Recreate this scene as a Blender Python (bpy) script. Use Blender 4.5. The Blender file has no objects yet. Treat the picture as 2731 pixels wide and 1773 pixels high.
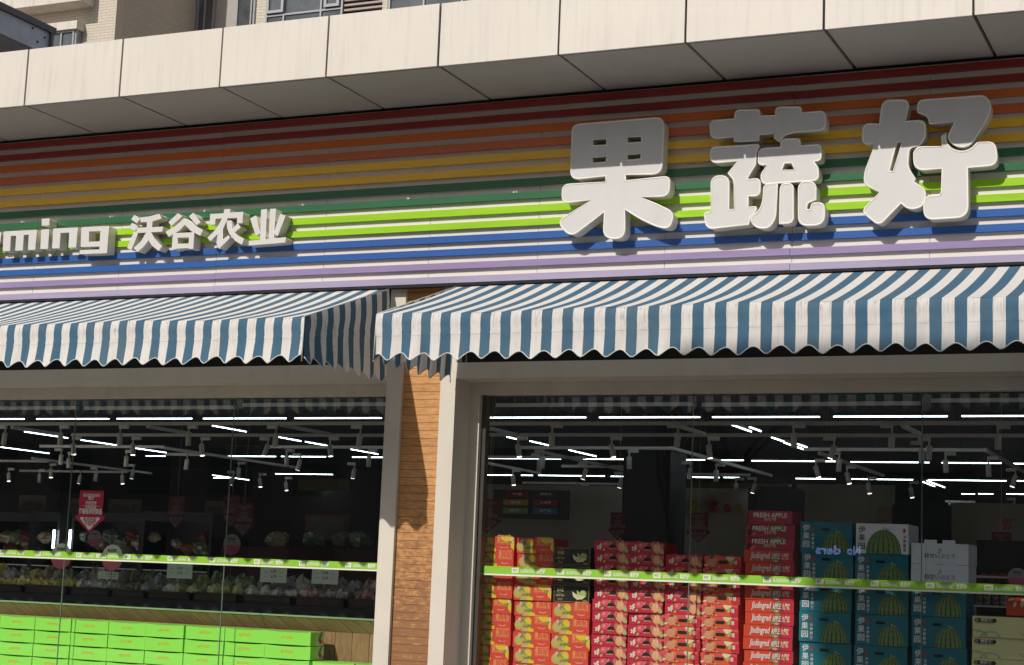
import bpy, bmesh, math, random
from mathutils import Vector, Matrix
random.seed(7)
R = math.radians
D = bpy.data
sc = bpy.context.scene
COL = sc.collection

# ------------------------------------------------------------------ camera
F_PX, YAW, PITCH, ROLL = 4593.52, .422763, .145593, .0404884
CAM = Vector((0, -12.0, 1.6))
fwd = Vector((-math.sin(YAW)*math.cos(PITCH), math.cos(YAW)*math.cos(PITCH), math.sin(PITCH)))
r0 = Vector((math.cos(YAW), math.sin(YAW), 0)); u0 = r0.cross(fwd)
rgt = r0*math.cos(ROLL)+u0*math.sin(ROLL); upv = u0*math.cos(ROLL)-r0*math.sin(ROLL)
cd = D.cameras.new('camera'); cam = D.objects.new('camera', cd); COL.objects.link(cam)
m = Matrix((rgt, upv, -fwd)).transposed().to_4x4(); m.translation = CAM
cam.matrix_world = m
cd.sensor_fit = 'HORIZONTAL'; cd.sensor_width = 36; cd.lens = F_PX/2731*36
cd.clip_start = .1; cd.clip_end = 800
sc.camera = cam

# ------------------------------------------------------------------ light
SUN = Vector((.272, 1, -.822)).normalized()          # the way the light travels
w = D.worlds.new('World'); sc.world = w; w.use_nodes = True
nt = w.node_tree
bg = nt.nodes['Background']; sky = nt.nodes.new('ShaderNodeTexSky')
sky.sky_type = 'NISHITA'; sky.sun_disc = False
sky.sun_elevation = math.asin(-SUN.z)
sky.sun_rotation = math.atan2(-SUN.x, -SUN.y)
sky.air_density = 1.0; sky.dust_density = 2.0
nt.links.new(sky.outputs[0], bg.inputs[0]); bg.inputs[1].default_value = .09
sl = D.lights.new('sun', 'SUN'); so = D.objects.new('sun', sl); COL.objects.link(so)
sl.energy = 4.1; sl.angle = R(.5); sl.color = (1, .955, .895)
so.rotation_euler = (-SUN).to_track_quat('Z', 'Y').to_euler()
so.location = (-6, -20, 18)
sc.view_settings.view_transform = 'Standard'; sc.view_settings.look = 'None'
sc.view_settings.exposure = -.3; sc.view_settings.gamma = 1
sc.cycles.max_bounces = 8; sc.cycles.transparent_max_bounces = 12
sc.cycles.sample_clamp_indirect = 4

# ------------------------------------------------------------------ pixel (2731 px wide photo) -> world helpers
S = 2731/2380
def ray(px, py): return fwd+rgt*((px-1365.5)/F_PX)-upv*((py-886.5)/F_PX)
def AY(px, py, Y): d = ray(px, py); return CAM+d*((Y-CAM.y)/d.y)
def AX(px, py, X): d = ray(px, py); return CAM+d*((X-CAM.x)/d.x)
def AZ(px, py, Z): d = ray(px, py); return CAM+d*((Z-CAM.z)/d.z)
def BY(x, y, Y): return AY(x*S, y*S, Y)             # same in 2380 px units

# ------------------------------------------------------------------ materials
MATS = {}
def mat(name, col, rough=.6, var=.06, scale=6, bump=0, metal=0, spec=.5, streak=None, stretch=(1, 1, 1), emit=None, coat=0):
    if name in MATS: return MATS[name]
    m = D.materials.new(name); m.use_nodes = True; n = m.node_tree; L = n.links
    b = n.nodes['Principled BSDF']
    b.inputs['Roughness'].default_value = rough; b.inputs['Metallic'].default_value = metal
    b.inputs['Specular IOR Level'].default_value = spec
    b.inputs['Coat Weight'].default_value = coat
    tc = n.nodes.new('ShaderNodeTexCoord'); mp = n.nodes.new('ShaderNodeMapping')
    mp.inputs['Scale'].default_value = stretch
    L.new(tc.outputs['Object'], mp.inputs[0])
    nz = n.nodes.new('ShaderNodeTexNoise'); nz.inputs['Scale'].default_value = scale; nz.inputs['Detail'].default_value = 6
    nz.inputs['Roughness'].default_value = .65
    L.new(mp.outputs[0], nz.inputs[0])
    rp = n.nodes.new('ShaderNodeMapRange'); rp.inputs['From Min'].default_value = .25; rp.inputs['From Max'].default_value = .75
    L.new(nz.outputs[0], rp.inputs[0])
    mx = n.nodes.new('ShaderNodeMix'); mx.data_type = 'RGBA'
    mx.inputs[6].default_value = [c*(1-var) for c in col]+[1]
    mx.inputs[7].default_value = [min(1, c*(1+var)) for c in col]+[1]
    L.new(rp.outputs[0], mx.inputs[0]); out = mx.outputs[2]
    if streak:                                       # (amount, colour, scale, stretch)
        a, c2, s2, st = streak
        mp2 = n.nodes.new('ShaderNodeMapping'); mp2.inputs['Scale'].default_value = st
        L.new(tc.outputs['Object'], mp2.inputs[0])
        n2 = n.nodes.new('ShaderNodeTexNoise'); n2.inputs['Scale'].default_value = s2; n2.inputs['Detail'].default_value = 5
        L.new(mp2.outputs[0], n2.inputs[0])
        r2 = n.nodes.new('ShaderNodeMapRange'); r2.inputs['From Min'].default_value = .5; r2.inputs['From Max'].default_value = .78
        r2.inputs['To Max'].default_value = a
        L.new(n2.outputs[0], r2.inputs[0])
        m2 = n.nodes.new('ShaderNodeMix'); m2.data_type = 'RGBA'
        L.new(r2.outputs[0], m2.inputs[0]); L.new(out, m2.inputs[6]); m2.inputs[7].default_value = list(c2)+[1]
        out = m2.outputs[2]
    L.new(out, b.inputs['Base Color'])
    if bump:
        bp = n.nodes.new('ShaderNodeBump'); bp.inputs['Strength'].default_value = bump; bp.inputs['Distance'].default_value = .01
        L.new(nz.outputs[0], bp.inputs['Height']); L.new(bp.outputs[0], b.inputs['Normal'])
    if emit:
        b.inputs['Emission Color'].default_value = list(emit[:3])+[1]; b.inputs['Emission Strength'].default_value = emit[3]
    MATS[name] = m
    return m
def srgb(r, g, b):
    f = lambda c: (c/255/12.92) if c/255 <= .04045 else ((c/255+.055)/1.055)**2.4
    return (f(r), f(g), f(b))

def nodes_of(m): return m.node_tree.nodes, m.node_tree.links
def math_node(n, L, op, a, b=None, c=None):
    q = n.new('ShaderNodeMath'); q.operation = op
    for i, v in enumerate((a, b, c)):
        if v is None: continue
        if isinstance(v, (int, float)): q.inputs[i].default_value = v
        else: L.new(v, q.inputs[i])
    return q.outputs[0]

def awning_mat(name, axis, start, period, duty=.5):
    m = mat(name, (.5, .5, .5), .85, .0)
    n, L = nodes_of(m); b = n['Principled BSDF']; b.inputs['Specular IOR Level'].default_value = .15
    tc = [q for q in n if q.type == 'TEX_COORD'][0]
    sx = n.new('ShaderNodeSeparateXYZ'); L.new(tc.outputs['Object'], sx.inputs[0])
    v = sx.outputs[axis]
    t = math_node(n, L, 'FRACT', math_node(n, L, 'DIVIDE', math_node(n, L, 'SUBTRACT', v, start), period))
    isb = math_node(n, L, 'LESS_THAN', t, duty)
    # dirt on the cloth, clouded; the vertical streaks also paint in pleat shade
    mp = n.new('ShaderNodeMapping'); mp.inputs['Scale'].default_value = (1, 1, .05) if axis == 0 else (1, 1, .05)
    L.new(tc.outputs['Object'], mp.inputs[0])
    nz = n.new('ShaderNodeTexNoise'); nz.inputs['Scale'].default_value = 95; nz.inputs['Detail'].default_value = 4
    L.new(mp.outputs[0], nz.inputs[0])
    n2 = n.new('ShaderNodeTexNoise'); n2.inputs['Scale'].default_value = 2.3; n2.inputs['Detail'].default_value = 6
    L.new(tc.outputs['Object'], n2.inputs[0])
    st = n.new('ShaderNodeMapRange'); st.inputs['From Min'].default_value = .5; st.inputs['From Max'].default_value = .75
    L.new(nz.outputs[0], st.inputs[0])
    cl = n.new('ShaderNodeMapRange'); cl.inputs['From Min'].default_value = .42; cl.inputs['From Max'].default_value = .72
    L.new(n2.outputs[0], cl.inputs[0])
    zz = sx.outputs[2]
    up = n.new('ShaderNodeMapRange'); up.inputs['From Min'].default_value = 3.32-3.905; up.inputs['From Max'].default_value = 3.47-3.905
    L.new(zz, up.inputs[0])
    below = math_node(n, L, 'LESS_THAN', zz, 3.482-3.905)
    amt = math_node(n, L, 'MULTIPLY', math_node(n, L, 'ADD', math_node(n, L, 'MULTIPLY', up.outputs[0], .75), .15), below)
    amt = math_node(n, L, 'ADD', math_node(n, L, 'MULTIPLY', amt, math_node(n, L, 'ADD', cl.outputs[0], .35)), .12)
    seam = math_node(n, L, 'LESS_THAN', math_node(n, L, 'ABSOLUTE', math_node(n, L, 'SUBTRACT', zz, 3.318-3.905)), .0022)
    dirt_pleats = math_node(n, L, 'MAXIMUM', math_node(n, L, 'MULTIPLY', st.outputs[0], amt), math_node(n, L, 'MULTIPLY', seam, .35))
    wm = n.new('ShaderNodeMix'); wm.data_type = 'RGBA'
    wm.inputs[6].default_value = (.92, .88, .83, 1); wm.inputs[7].default_value = (.33, .29, .25, 1)
    L.new(dirt_pleats, wm.inputs[0])
    bm_ = n.new('ShaderNodeMix'); bm_.data_type = 'RGBA'
    bm_.inputs[6].default_value = (.085, .185, .28, 1); bm_.inputs[7].default_value = (.13, .21, .27, 1)
    L.new(cl.outputs[0], bm_.inputs[0])
    mx = n.new('ShaderNodeMix'); mx.data_type = 'RGBA'
    L.new(isb, mx.inputs[0]); L.new(wm.outputs[2], mx.inputs[6]); L.new(bm_.outputs[2], mx.inputs[7])
    L.new(mx.outputs[2], b.inputs['Base Color'])
    bp = n.new('ShaderNodeBump'); bp.inputs['Strength'].default_value = .35; bp.inputs['Distance'].default_value = .02
    L.new(n2.outputs[0], bp.inputs['Height']); L.new(bp.outputs[0], b.inputs['Normal'])
    tl = n.new('ShaderNodeBsdfTranslucent'); L.new(mx.outputs[2], tl.inputs[0])
    ms = n.new('ShaderNodeMixShader'); ms.inputs[0].default_value = .24
    L.new(b.outputs[0], ms.inputs[1]); L.new(tl.outputs[0], ms.inputs[2]); L.new(ms.outputs[0], n['Material Output'].inputs[0])
    return m

def plank_mat(name, ax_row, row_h, colA, colB, ax_len=0, dark=(.02, .012, .006), gap=.035, diag=0, grain=18, worn=None):
    """planks laid in rows of row_h along ax_row; each row takes its own tone"""
    m = mat(name, colA, .55, .0)
    n, L = nodes_of(m); b = n['Principled BSDF']
    tc = [q for q in n if q.type == 'TEX_COORD'][0]
    sx = n.new('ShaderNodeSeparateXYZ'); L.new(tc.outputs['Object'], sx.inputs[0])
    v = sx.outputs[ax_row]; u = sx.outputs[ax_len]
    if diag: v = math_node(n, L, 'ADD', v, math_node(n, L, 'MULTIPLY', u, diag))
    q = math_node(n, L, 'DIVIDE', v, row_h); fl = math_node(n, L, 'FLOOR', q); fr = math_node(n, L, 'FRACT', q)
    wn = n.new('ShaderNodeTexWhiteNoise'); wn.noise_dimensions = '1D'; L.new(fl, wn.inputs['W'])
    off = math_node(n, L, 'MULTIPLY', wn.outputs[0], 37.0)
    cb = n.new('ShaderNodeCombineXYZ')
    L.new(math_node(n, L, 'ADD', math_node(n, L, 'MULTIPLY', u, 1.0), off), cb.inputs[0])
    L.new(math_node(n, L, 'MULTIPLY', v, 5.0), cb.inputs[1]); L.new(off, cb.inputs[2])
    nz = n.new('ShaderNodeTexNoise'); nz.inputs['Scale'].default_value = grain*.35; nz.inputs['Detail'].default_value = 8; nz.inputs['Roughness'].default_value = .72
    L.new(cb.outputs[0], nz.inputs[0])
    g = n.new('ShaderNodeMapRange'); g.inputs['From Min'].default_value = .38; g.inputs['From Max'].default_value = .66
    L.new(nz.outputs[0], g.inputs[0])
    f = math_node(n, L, 'ADD', math_node(n, L, 'MULTIPLY', g.outputs[0], .7), math_node(n, L, 'MULTIPLY', wn.outputs[0], .3))
    mx = n.new('ShaderNodeMix'); mx.data_type = 'RGBA'; mx.inputs[6].default_value = list(colA)+[1]; mx.inputs[7].default_value = list(colB)+[1]
    L.new(f, mx.inputs[0])
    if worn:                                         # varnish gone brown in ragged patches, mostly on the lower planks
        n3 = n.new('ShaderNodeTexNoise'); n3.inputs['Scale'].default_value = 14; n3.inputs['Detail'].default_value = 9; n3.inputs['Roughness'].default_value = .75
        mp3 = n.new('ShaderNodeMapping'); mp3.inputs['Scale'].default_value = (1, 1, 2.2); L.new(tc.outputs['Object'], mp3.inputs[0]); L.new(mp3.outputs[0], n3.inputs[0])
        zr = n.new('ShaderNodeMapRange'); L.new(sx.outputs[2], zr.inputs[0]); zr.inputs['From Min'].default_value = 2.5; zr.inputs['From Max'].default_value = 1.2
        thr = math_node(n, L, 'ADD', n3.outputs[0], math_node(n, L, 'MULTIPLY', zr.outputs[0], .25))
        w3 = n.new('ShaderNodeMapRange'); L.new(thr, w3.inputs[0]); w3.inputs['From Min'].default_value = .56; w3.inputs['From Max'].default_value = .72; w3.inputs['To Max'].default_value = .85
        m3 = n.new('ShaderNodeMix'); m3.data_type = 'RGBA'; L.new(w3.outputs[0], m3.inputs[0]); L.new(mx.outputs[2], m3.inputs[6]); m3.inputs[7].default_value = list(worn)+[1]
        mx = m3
    # knots
    vz = n.new('ShaderNodeTexVoronoi'); vz.inputs['Scale'].default_value = 1.0
    L.new(cb.outputs[0], vz.inputs[0])
    kn = math_node(n, L, 'LESS_THAN', vz.outputs['Distance'], .035)
    ln = math_node(n, L, 'LESS_THAN', fr, gap)
    k = math_node(n, L, 'MAXIMUM', ln, math_node(n, L, 'MULTIPLY', kn, .8))
    m2 = n.new('ShaderNodeMix'); m2.data_type = 'RGBA'; L.new(k, m2.inputs[0]); L.new(mx.outputs[2], m2.inputs[6]); m2.inputs[7].default_value = list(dark)+[1]
    L.new(m2.outputs[2], b.inputs['Base Color'])
    bp = n.new('ShaderNodeBump'); bp.inputs['Strength'].default_value = .5; bp.inputs['Distance'].default_value = .004
    h = math_node(n, L, 'SUBTRACT', nz.outputs[0], math_node(n, L, 'MULTIPLY', ln, 2.0))
    L.new(h, bp.inputs['Height']); L.new(bp.outputs[0], b.inputs['Normal'])
    return m

def brick_mat(name, c1, c2, mortar, axes=(0, 2), bw=.24, bh=.075):
    m = mat(name, c1, .8, 0)
    n, L = nodes_of(m); b = n['Principled BSDF']
    tc = [q for q in n if q.type == 'TEX_COORD'][0]
    sx = n.new('ShaderNodeSeparateXYZ'); L.new(tc.outputs['Object'], sx.inputs[0])
    cb = n.new('ShaderNodeCombineXYZ'); L.new(sx.outputs[axes[0]], cb.inputs[0]); L.new(sx.outputs[axes[1]], cb.inputs[1])
    br = n.new('ShaderNodeTexBrick'); br.inputs['Scale'].default_value = 1; br.inputs['Brick Width'].default_value = bw
    br.inputs['Row Height'].default_value = bh; br.inputs['Mortar Size'].default_value = .009
    br.inputs['Color1'].default_value = list(c1)+[1]; br.inputs['Color2'].default_value = list(c2)+[1]; br.inputs['Mortar'].default_value = list(mortar)+[1]
    L.new(cb.outputs[0], br.inputs[0]); L.new(br.outputs[0], b.inputs['Base Color'])
    bp = n.new('ShaderNodeBump'); bp.inputs['Strength'].default_value = .6; bp.inputs['Distance'].default_value = .02; bp.invert = True
    L.new(br.outputs['Fac'], bp.inputs['Height']); L.new(bp.outputs[0], b.inputs['Normal'])
    return m

def glass_mat(name, tint=(.9, .95, .93), ior=1.5, rough=0):
    m = D.materials.new(name); m.use_nodes = True; n, L = nodes_of(m)
    n.remove(n['Principled BSDF'])
    tr = n.new('ShaderNodeBsdfTransparent'); tr.inputs[0].default_value = list(tint)+[1]
    gl = n.new('ShaderNodeBsdfGlossy'); gl.inputs['Roughness'].default_value = rough; gl.inputs[0].default_value = (1, 1, 1, 1)
    fr = n.new('ShaderNodeFresnel'); ge = n.new('ShaderNodeNewGeometry')
    mr = n.new('ShaderNodeMapRange'); L.new(ge.outputs['Backfacing'], mr.inputs[0]); mr.inputs['To Min'].default_value = ior; mr.inputs['To Max'].default_value = 1/ior
    L.new(mr.outputs[0], fr.inputs[0])           # a thin sheet reflects the same from either side
    mx = n.new('ShaderNodeMixShader'); L.new(fr.outputs[0], mx.inputs[0]); L.new(tr.outputs[0], mx.inputs[1]); L.new(gl.outputs[0], mx.inputs[2])
    L.new(mx.outputs[0], n['Material Output'].inputs[0])
    return m

def emis(name, col, s):
    return mat(name, (.8, .8, .8), .4, 0, emit=(*col, s))

# ------------------------------------------------------------------ mesh builder
class MB:
    def __init__(s): s.v = []; s.f = []; s.m = []; s.sm = []
    def quad(s, pts, mi=0, sm=False):
        k = len(s.v); s.v += [Vector(p) for p in pts]; s.f.append(tuple(range(k, k+len(pts)))); s.m.append(mi); s.sm.append(sm)
    def box(s, x0, x1, y0, y1, z0, z1, mi=0, mf=None):
        if x0 > x1: x0, x1 = x1, x0
        if y0 > y1: y0, y1 = y1, y0
        if z0 > z1: z0, z1 = z1, z0
        k = len(s.v)
        s.v += [Vector(p) for p in ((x0,y0,z0),(x1,y0,z0),(x1,y1,z0),(x0,y1,z0),(x0,y0,z1),(x1,y0,z1),(x1,y1,z1),(x0,y1,z1))]
        for i, f in enumerate(((0,1,5,4),(1,2,6,5),(2,3,7,6),(3,0,4,7),(4,5,6,7),(3,2,1,0))):
            s.f.append(tuple(k+j for j in f)); s.m.append(mf if (mf is not None and i == 0) else mi); s.sm.append(False)
    def bar(s, a, b, wx, wz, mi=0):                  # a beam from a to b
        a, b = Vector(a), Vector(b); d = (b-a).normalized()
        u = d.cross(Vector((0, 0, 1)));  u = Vector((1, 0, 0)) if u.length < 1e-3 else u.normalized()
        v = u.cross(d).normalized(); k = len(s.v)
        for p in (a, b):
            for i, j in ((-1,-1),(1,-1),(1,1),(-1,1)): s.v.append(p+u*(wx/2*i)+v*(wz/2*j))
        for f in ((0,1,2,3),(7,6,5,4),(0,4,5,1),(1,5,6,2),(2,6,7,3),(3,7,4,0)):
            s.f.append(tuple(k+j for j in f)); s.m.append(mi); s.sm.append(False)
    def tube(s, pts, rad, seg=8, mi=0, cap=True):
        pts = [Vector(p) for p in pts]
        if not isinstance(rad, (list, tuple)): rad = [rad]*len(pts)
        k = len(s.v); n = len(pts)
        for i, p in enumerate(pts):
            d = (pts[min(i+1, n-1)]-pts[max(i-1, 0)]).normalized()
            u = d.cross(Vector((.01, .02, 1))); u = Vector((1, 0, 0)) if u.length < 1e-2 else u.normalized(); v = d.cross(u)
            for j in range(seg):
                a = 2*math.pi*j/seg; s.v.append(p+(u*math.cos(a)+v*math.sin(a))*rad[i])
        for i in range(n-1):
            for j in range(seg):
                s.f.append((k+i*seg+j, k+i*seg+(j+1) % seg, k+(i+1)*seg+(j+1) % seg, k+(i+1)*seg+j)); s.m.append(mi); s.sm.append(True)
        if cap:
            s.f.append(tuple(k+j for j in range(seg))[::-1]); s.m.append(mi); s.sm.append(False)
            s.f.append(tuple(k+(n-1)*seg+j for j in range(seg))); s.m.append(mi); s.sm.append(False)
    def disc(s, cx, y, cz, rx, rz, mi=0, n=20, rot=0, a0=0, a1=360, wob=0):
        pts = []
        full = (a1-a0) >= 360
        for i in range(n if full else n+1):
            a = R(a0+(a1-a0)*i/n); w_ = 1+wob*math.sin(5*a+cx*40)
            x, z = rx*math.cos(a)*w_, rz*math.sin(a)*w_
            pts.append((cx+x*math.cos(rot)-z*math.sin(rot), y, cz+x*math.sin(rot)+z*math.cos(rot)))
        s.quad(pts, mi)
    def poly(s, pts, y, mi=0): s.quad([(x, y, z) for x, z in pts], mi)
    def text(s, body, x, y, z, h, mi=0, **k):
        vs, fs, wd = text_mesh(body, **{a: k[a] for a in k if a in ('bold', 'shear', 'space')})
        al = k.get('align', 'C'); wdt = k.get('width')
        sxx = (wdt/wd if wdt else h)
        ox = x-(wd*sxx/2 if al == 'C' else 0); kk = len(s.v)
        flip = -1 if k.get('mirror') else 1
        for a, b in vs: s.v.append(Vector((ox+a*sxx if flip == 1 else x+wd*sxx/2-a*sxx, y, z+b*h)))
        for f in fs: s.f.append(tuple(kk+i for i in f)); s.m.append(mi); s.sm.append(False)
        return wd*sxx
    def build(s, name, mats, parent=None, loc=None):
        me = D.meshes.new(name)
        off = Vector(loc) if loc is not None else (parent_loc(parent) if parent else Vector((0, 0, 0)))
        me.from_pydata([tuple(v-off) for v in s.v], [], s.f)
        if not isinstance(mats, (list, tuple)): mats = [mats]
        for q in mats: me.materials.append(q)
        me.polygons.foreach_set('material_index', s.m); me.polygons.foreach_set('use_smooth', s.sm)
        me.validate(); me.update()
        o = D.objects.new(name, me); COL.objects.link(o)
        if parent is not None: o.parent = parent
        elif loc is not None: o.location = loc
        return o
def parent_loc(p):
    l = Vector((0, 0, 0))
    while p is not None: l += p.location; p = p.parent
    return l
TXT = {}
def text_mesh(body, bold=0, shear=0, space=1):
    key = (body, bold, shear, space)
    if key in TXT: return TXT[key]
    c = D.curves.new('t', 'FONT'); c.body = body; c.size = 1; c.offset = bold; c.shear = shear; c.space_character = space
    c.resolution_u = 2; c.fill_mode = 'FRONT'
    o = D.objects.new('t', c); COL.objects.link(o)
    dg = bpy.context.evaluated_depsgraph_get(); dg.update()
    me = D.meshes.new_from_object(o.evaluated_get(dg))
    vs = [(v.co.x, v.co.y) for v in me.vertices]; fs = [tuple(p.vertices) for p in me.polygons]
    if vs:
        x0 = min(v[0] for v in vs); wd = max(v[0] for v in vs)-x0
        vs = [(a-x0, b) for a, b in vs]
    else: wd = 1
    D.objects.remove(o); D.curves.remove(c); D.meshes.remove(me)
    TXT[key] = (vs, fs, wd)
    return TXT[key]

def tag(o, label=None, cat=None, group=None, kind=None):
    if label: o['label'] = label
    if cat: o['category'] = cat
    if group: o['group'] = group
    if kind: o['kind'] = kind
    return o
def thing(name, loc, label, cat, group=None):
    o = D.objects.new(name, None); COL.objects.link(o); o.location = loc; o.empty_display_size = .1
    return tag(o, label, cat, group)
def dup(root, loc, label=None, group=None, rot=None):
    r = root.copy(); COL.objects.link(r); r.location = loc
    if label: r['label'] = label
    if group: r['group'] = group
    if rot is not None: r.rotation_euler = rot
    for ch in list(root.children):
        c = ch.copy(); COL.objects.link(c); c.parent = r
        for g in ch.children:
            d = g.copy(); COL.objects.link(d); d.parent = c
    return r
def round_loop(pts, n=7):
    out = []; N = len(pts)
    for i in range(N):
        p = pts[i]; P = Vector(p[:2]); r = p[2] if len(p) > 2 else 0
        A = Vector(pts[i-1][:2]); B = Vector(pts[(i+1) % N][:2])
        if r < 2: out.append((P.x, P.y)); continue
        da = A-P; db = B-P
        r_ = min(r, da.length*.499, db.length*.499)
        a = P+da.normalized()*r_; b = P+db.normalized()*r_
        for k in range(n+1):
            t = k/n; q = a*(1-t)**2+P*(2*t*(1-t))+b*t**2
            out.append((q.x, q.y))
    return out
def loops_to_mesh(loops, extrude=0, offset=0, bevel=0, fill=True):
    """loops of (x,z); returns a mesh standing in the XZ plane; extruded +-extrude along Y"""
    c = D.curves.new('c', 'CURVE'); c.dimensions = '2D' if fill else '3D'
    c.fill_mode = 'BOTH' if fill else 'FULL'
    c.extrude = extrude; c.offset = offset; c.bevel_depth = bevel; c.bevel_resolution = 2
    for lp in loops:
        s = c.splines.new('POLY'); s.points.add(len(lp)-1); s.use_cyclic_u = True
        for i, (x, z) in enumerate(lp): s.points[i].co = (x, z, 0, 1)
    o = D.objects.new('c', c); COL.objects.link(o)
    dg = bpy.context.evaluated_depsgraph_get(); dg.update()
    me = D.meshes.new_from_object(o.evaluated_get(dg))
    D.objects.remove(o); D.curves.remove(c)
    for v in me.vertices: v.co = (v.co.x, -v.co.z, v.co.y)
    return me
def link_mesh(name, me, m, parent=None, loc=(0, 0, 0)):
    me.name = name; me.materials.clear(); me.materials.append(m)
    for p in me.polygons: p.material_index = 0
    o = D.objects.new(name, me); COL.objects.link(o)
    if parent: o.parent = parent
    o.location = loc
    return o

# colours / common materials
M_white = mat('white_painted_metal', (.74, .69, .62), .45, .04, 3, streak=(.25, (.5, .45, .38), 9, (1, 1, .12)))
M_frame = mat('cream_painted_frame', (.70, .64, .54), .5, .05, 2.5, streak=(.22, (.46, .40, .32), 7, (1, 1, .15)))
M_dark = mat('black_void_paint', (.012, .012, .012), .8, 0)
M_seam = mat('dark_sealant', (.05, .045, .04), .8, .1)
M_glass = glass_mat('clear_glass', (.975, .985, .98), 1.58)
M_gedge = mat('glass_edge', (.16, .22, .18), .3, .1, spec=.6)
M_rail = mat('grey_rail', (.62, .62, .60), .5, .05)
M_track = mat('white_track', (.88, .86, .79), .5, .05)
M_tube = emis('lit_tube', (.80, .95, 1.0), 11)
M_lens = emis('lit_lens', (1, .93, .78), 5)

# ================================================================== SETTING
g = MB(); g.box(-300, 300, -300, 300, -.2, 0)
M_ground = mat('pale_paving', (.25, .232, .208), .85, .12, 1.3)
tag(g.build('pavement', M_ground), kind='structure')
g = MB(); g.box(-200, 200, -14.4, -6.8, .001, .005)
tag(g.build('road', mat('asphalt', (.05, .05, .052), .85, .15, 2)), kind='structure')
g = MB(); g.box(-200, 200, -6.8, -6.62, .0, .03)
tag(g.build('kerb_strip', mat('kerb_granite', (.26, .25, .24), .8, .12, 8)), kind='structure')


# ================================================================== SHOP BUILDING
XL, XR = -13.0, 2.0
shop = thing('shop_building', (-6, 0, 0), 'shop front under a cream panelled canopy with timber pier between two windows', 'shop')
# canopy core
m = MB(); m.box(XL, XR, -.90, 6, 5.47, 5.80); m.build('canopy_core', M_dark, shop)
m = MB(); m.box(XL, XR, -.929, -.904, 5.412, 5.87); m.build('joint_backing', M_seam, shop)
FX = [-12.43, -11.46, -10.49, -9.52, -8.555, -7.59, -6.622, -5.665, -4.696, -3.735, -2.755, -1.765, -.79, .18, 1.15]
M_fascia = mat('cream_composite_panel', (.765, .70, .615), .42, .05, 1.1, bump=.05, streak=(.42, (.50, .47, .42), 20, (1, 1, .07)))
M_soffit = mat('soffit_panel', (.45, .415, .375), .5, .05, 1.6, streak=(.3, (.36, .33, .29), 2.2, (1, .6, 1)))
jit = random.Random(3)
for i in range(len(FX)-1):
    a, b = FX[i]+.0085, FX[i+1]-.0085
    dy = jit.uniform(-.003, .003)
    m = MB(); m.box(a, b, -.95+dy, -.930, 5.40, 5.884); o = m.build('fascia_panel', M_fascia, shop)
    m = MB(); m.box(a+.004, b-.004, -.903, -.005, 5.405+dy*.6, 5.466)
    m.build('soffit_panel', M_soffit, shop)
# solid wall above the sign up to roof and parapet behind
m = MB(); m.box(XL, XR, .02, .25, 3.935, 5.40); m.build('upper_wall', M_dark, shop)
# dark slot between soffit and sign
# timber pier
FY = .05
xj = [AY(1031.5, 1008, FY).x, AY(1072.4, 1000, FY).x, AY(1175.8, 1000, FY).x, AY(1215.8, 1009.6, FY).x]
zHT = AY(1959, 954, FY).z
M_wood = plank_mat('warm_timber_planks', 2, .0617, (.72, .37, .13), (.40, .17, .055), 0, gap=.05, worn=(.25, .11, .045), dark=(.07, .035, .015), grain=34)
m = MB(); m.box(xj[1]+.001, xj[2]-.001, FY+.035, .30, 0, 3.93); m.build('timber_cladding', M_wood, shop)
# portals (cream frames): left window, right window
zH, zB = AY(1100, 1010.6, FY).z, 3.088
glz = .43
def portal(x0, x1, parts):
    """outer frame standing 3 cm proud: jambs at the given x pairs, header above zH; then a reveal and an inner frame"""
    for a, b in parts:
        m = MB(); m.box(a, b, FY, .34, 0, 3.93); m.build('frame_jamb', M_frame, shop)
    m = MB(); m.box(x0, x1, FY, .339, zH, zHT); m.build('frame_header', M_frame, shop)
    m = MB(); m.box(x0, x1, FY+.10, .33, zHT+.001, 3.934); m.build('header_recess', M_dark, shop)
    m = MB(); m.box(x0, x1, .335, .42, zB, zH-.001); m.build('inner_frame_header', M_frame, shop)
portal(XL, xj[0], [(xj[0], xj[1])])
portal(xj[3], XR, [(xj[2], xj[3])])
xin = xj[3]+.086
m = MB(); m.box(xj[3], xin, .33, .42, 0, zB-.001); m.build('inner_frame_jamb', M_frame, shop)
m = MB(); m.box(xin+.001, xin+.040, .375, .445, 0, zB-.002); m.build('glazing_channel', mat('dark_bronze_channel', (.06, .05, .04), .4), shop)
# room behind
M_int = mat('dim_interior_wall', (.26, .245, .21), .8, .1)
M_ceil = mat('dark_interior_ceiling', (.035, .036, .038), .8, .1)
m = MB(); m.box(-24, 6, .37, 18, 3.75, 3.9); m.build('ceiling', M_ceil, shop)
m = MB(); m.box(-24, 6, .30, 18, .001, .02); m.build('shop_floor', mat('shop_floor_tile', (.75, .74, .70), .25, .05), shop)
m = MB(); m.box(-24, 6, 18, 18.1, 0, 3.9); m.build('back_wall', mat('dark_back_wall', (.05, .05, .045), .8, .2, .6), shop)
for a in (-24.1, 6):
    m = MB(); m.box(a, a+.1, .3, 18, 0, 3.9); m.build('side_wall', M_int, shop)

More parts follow.
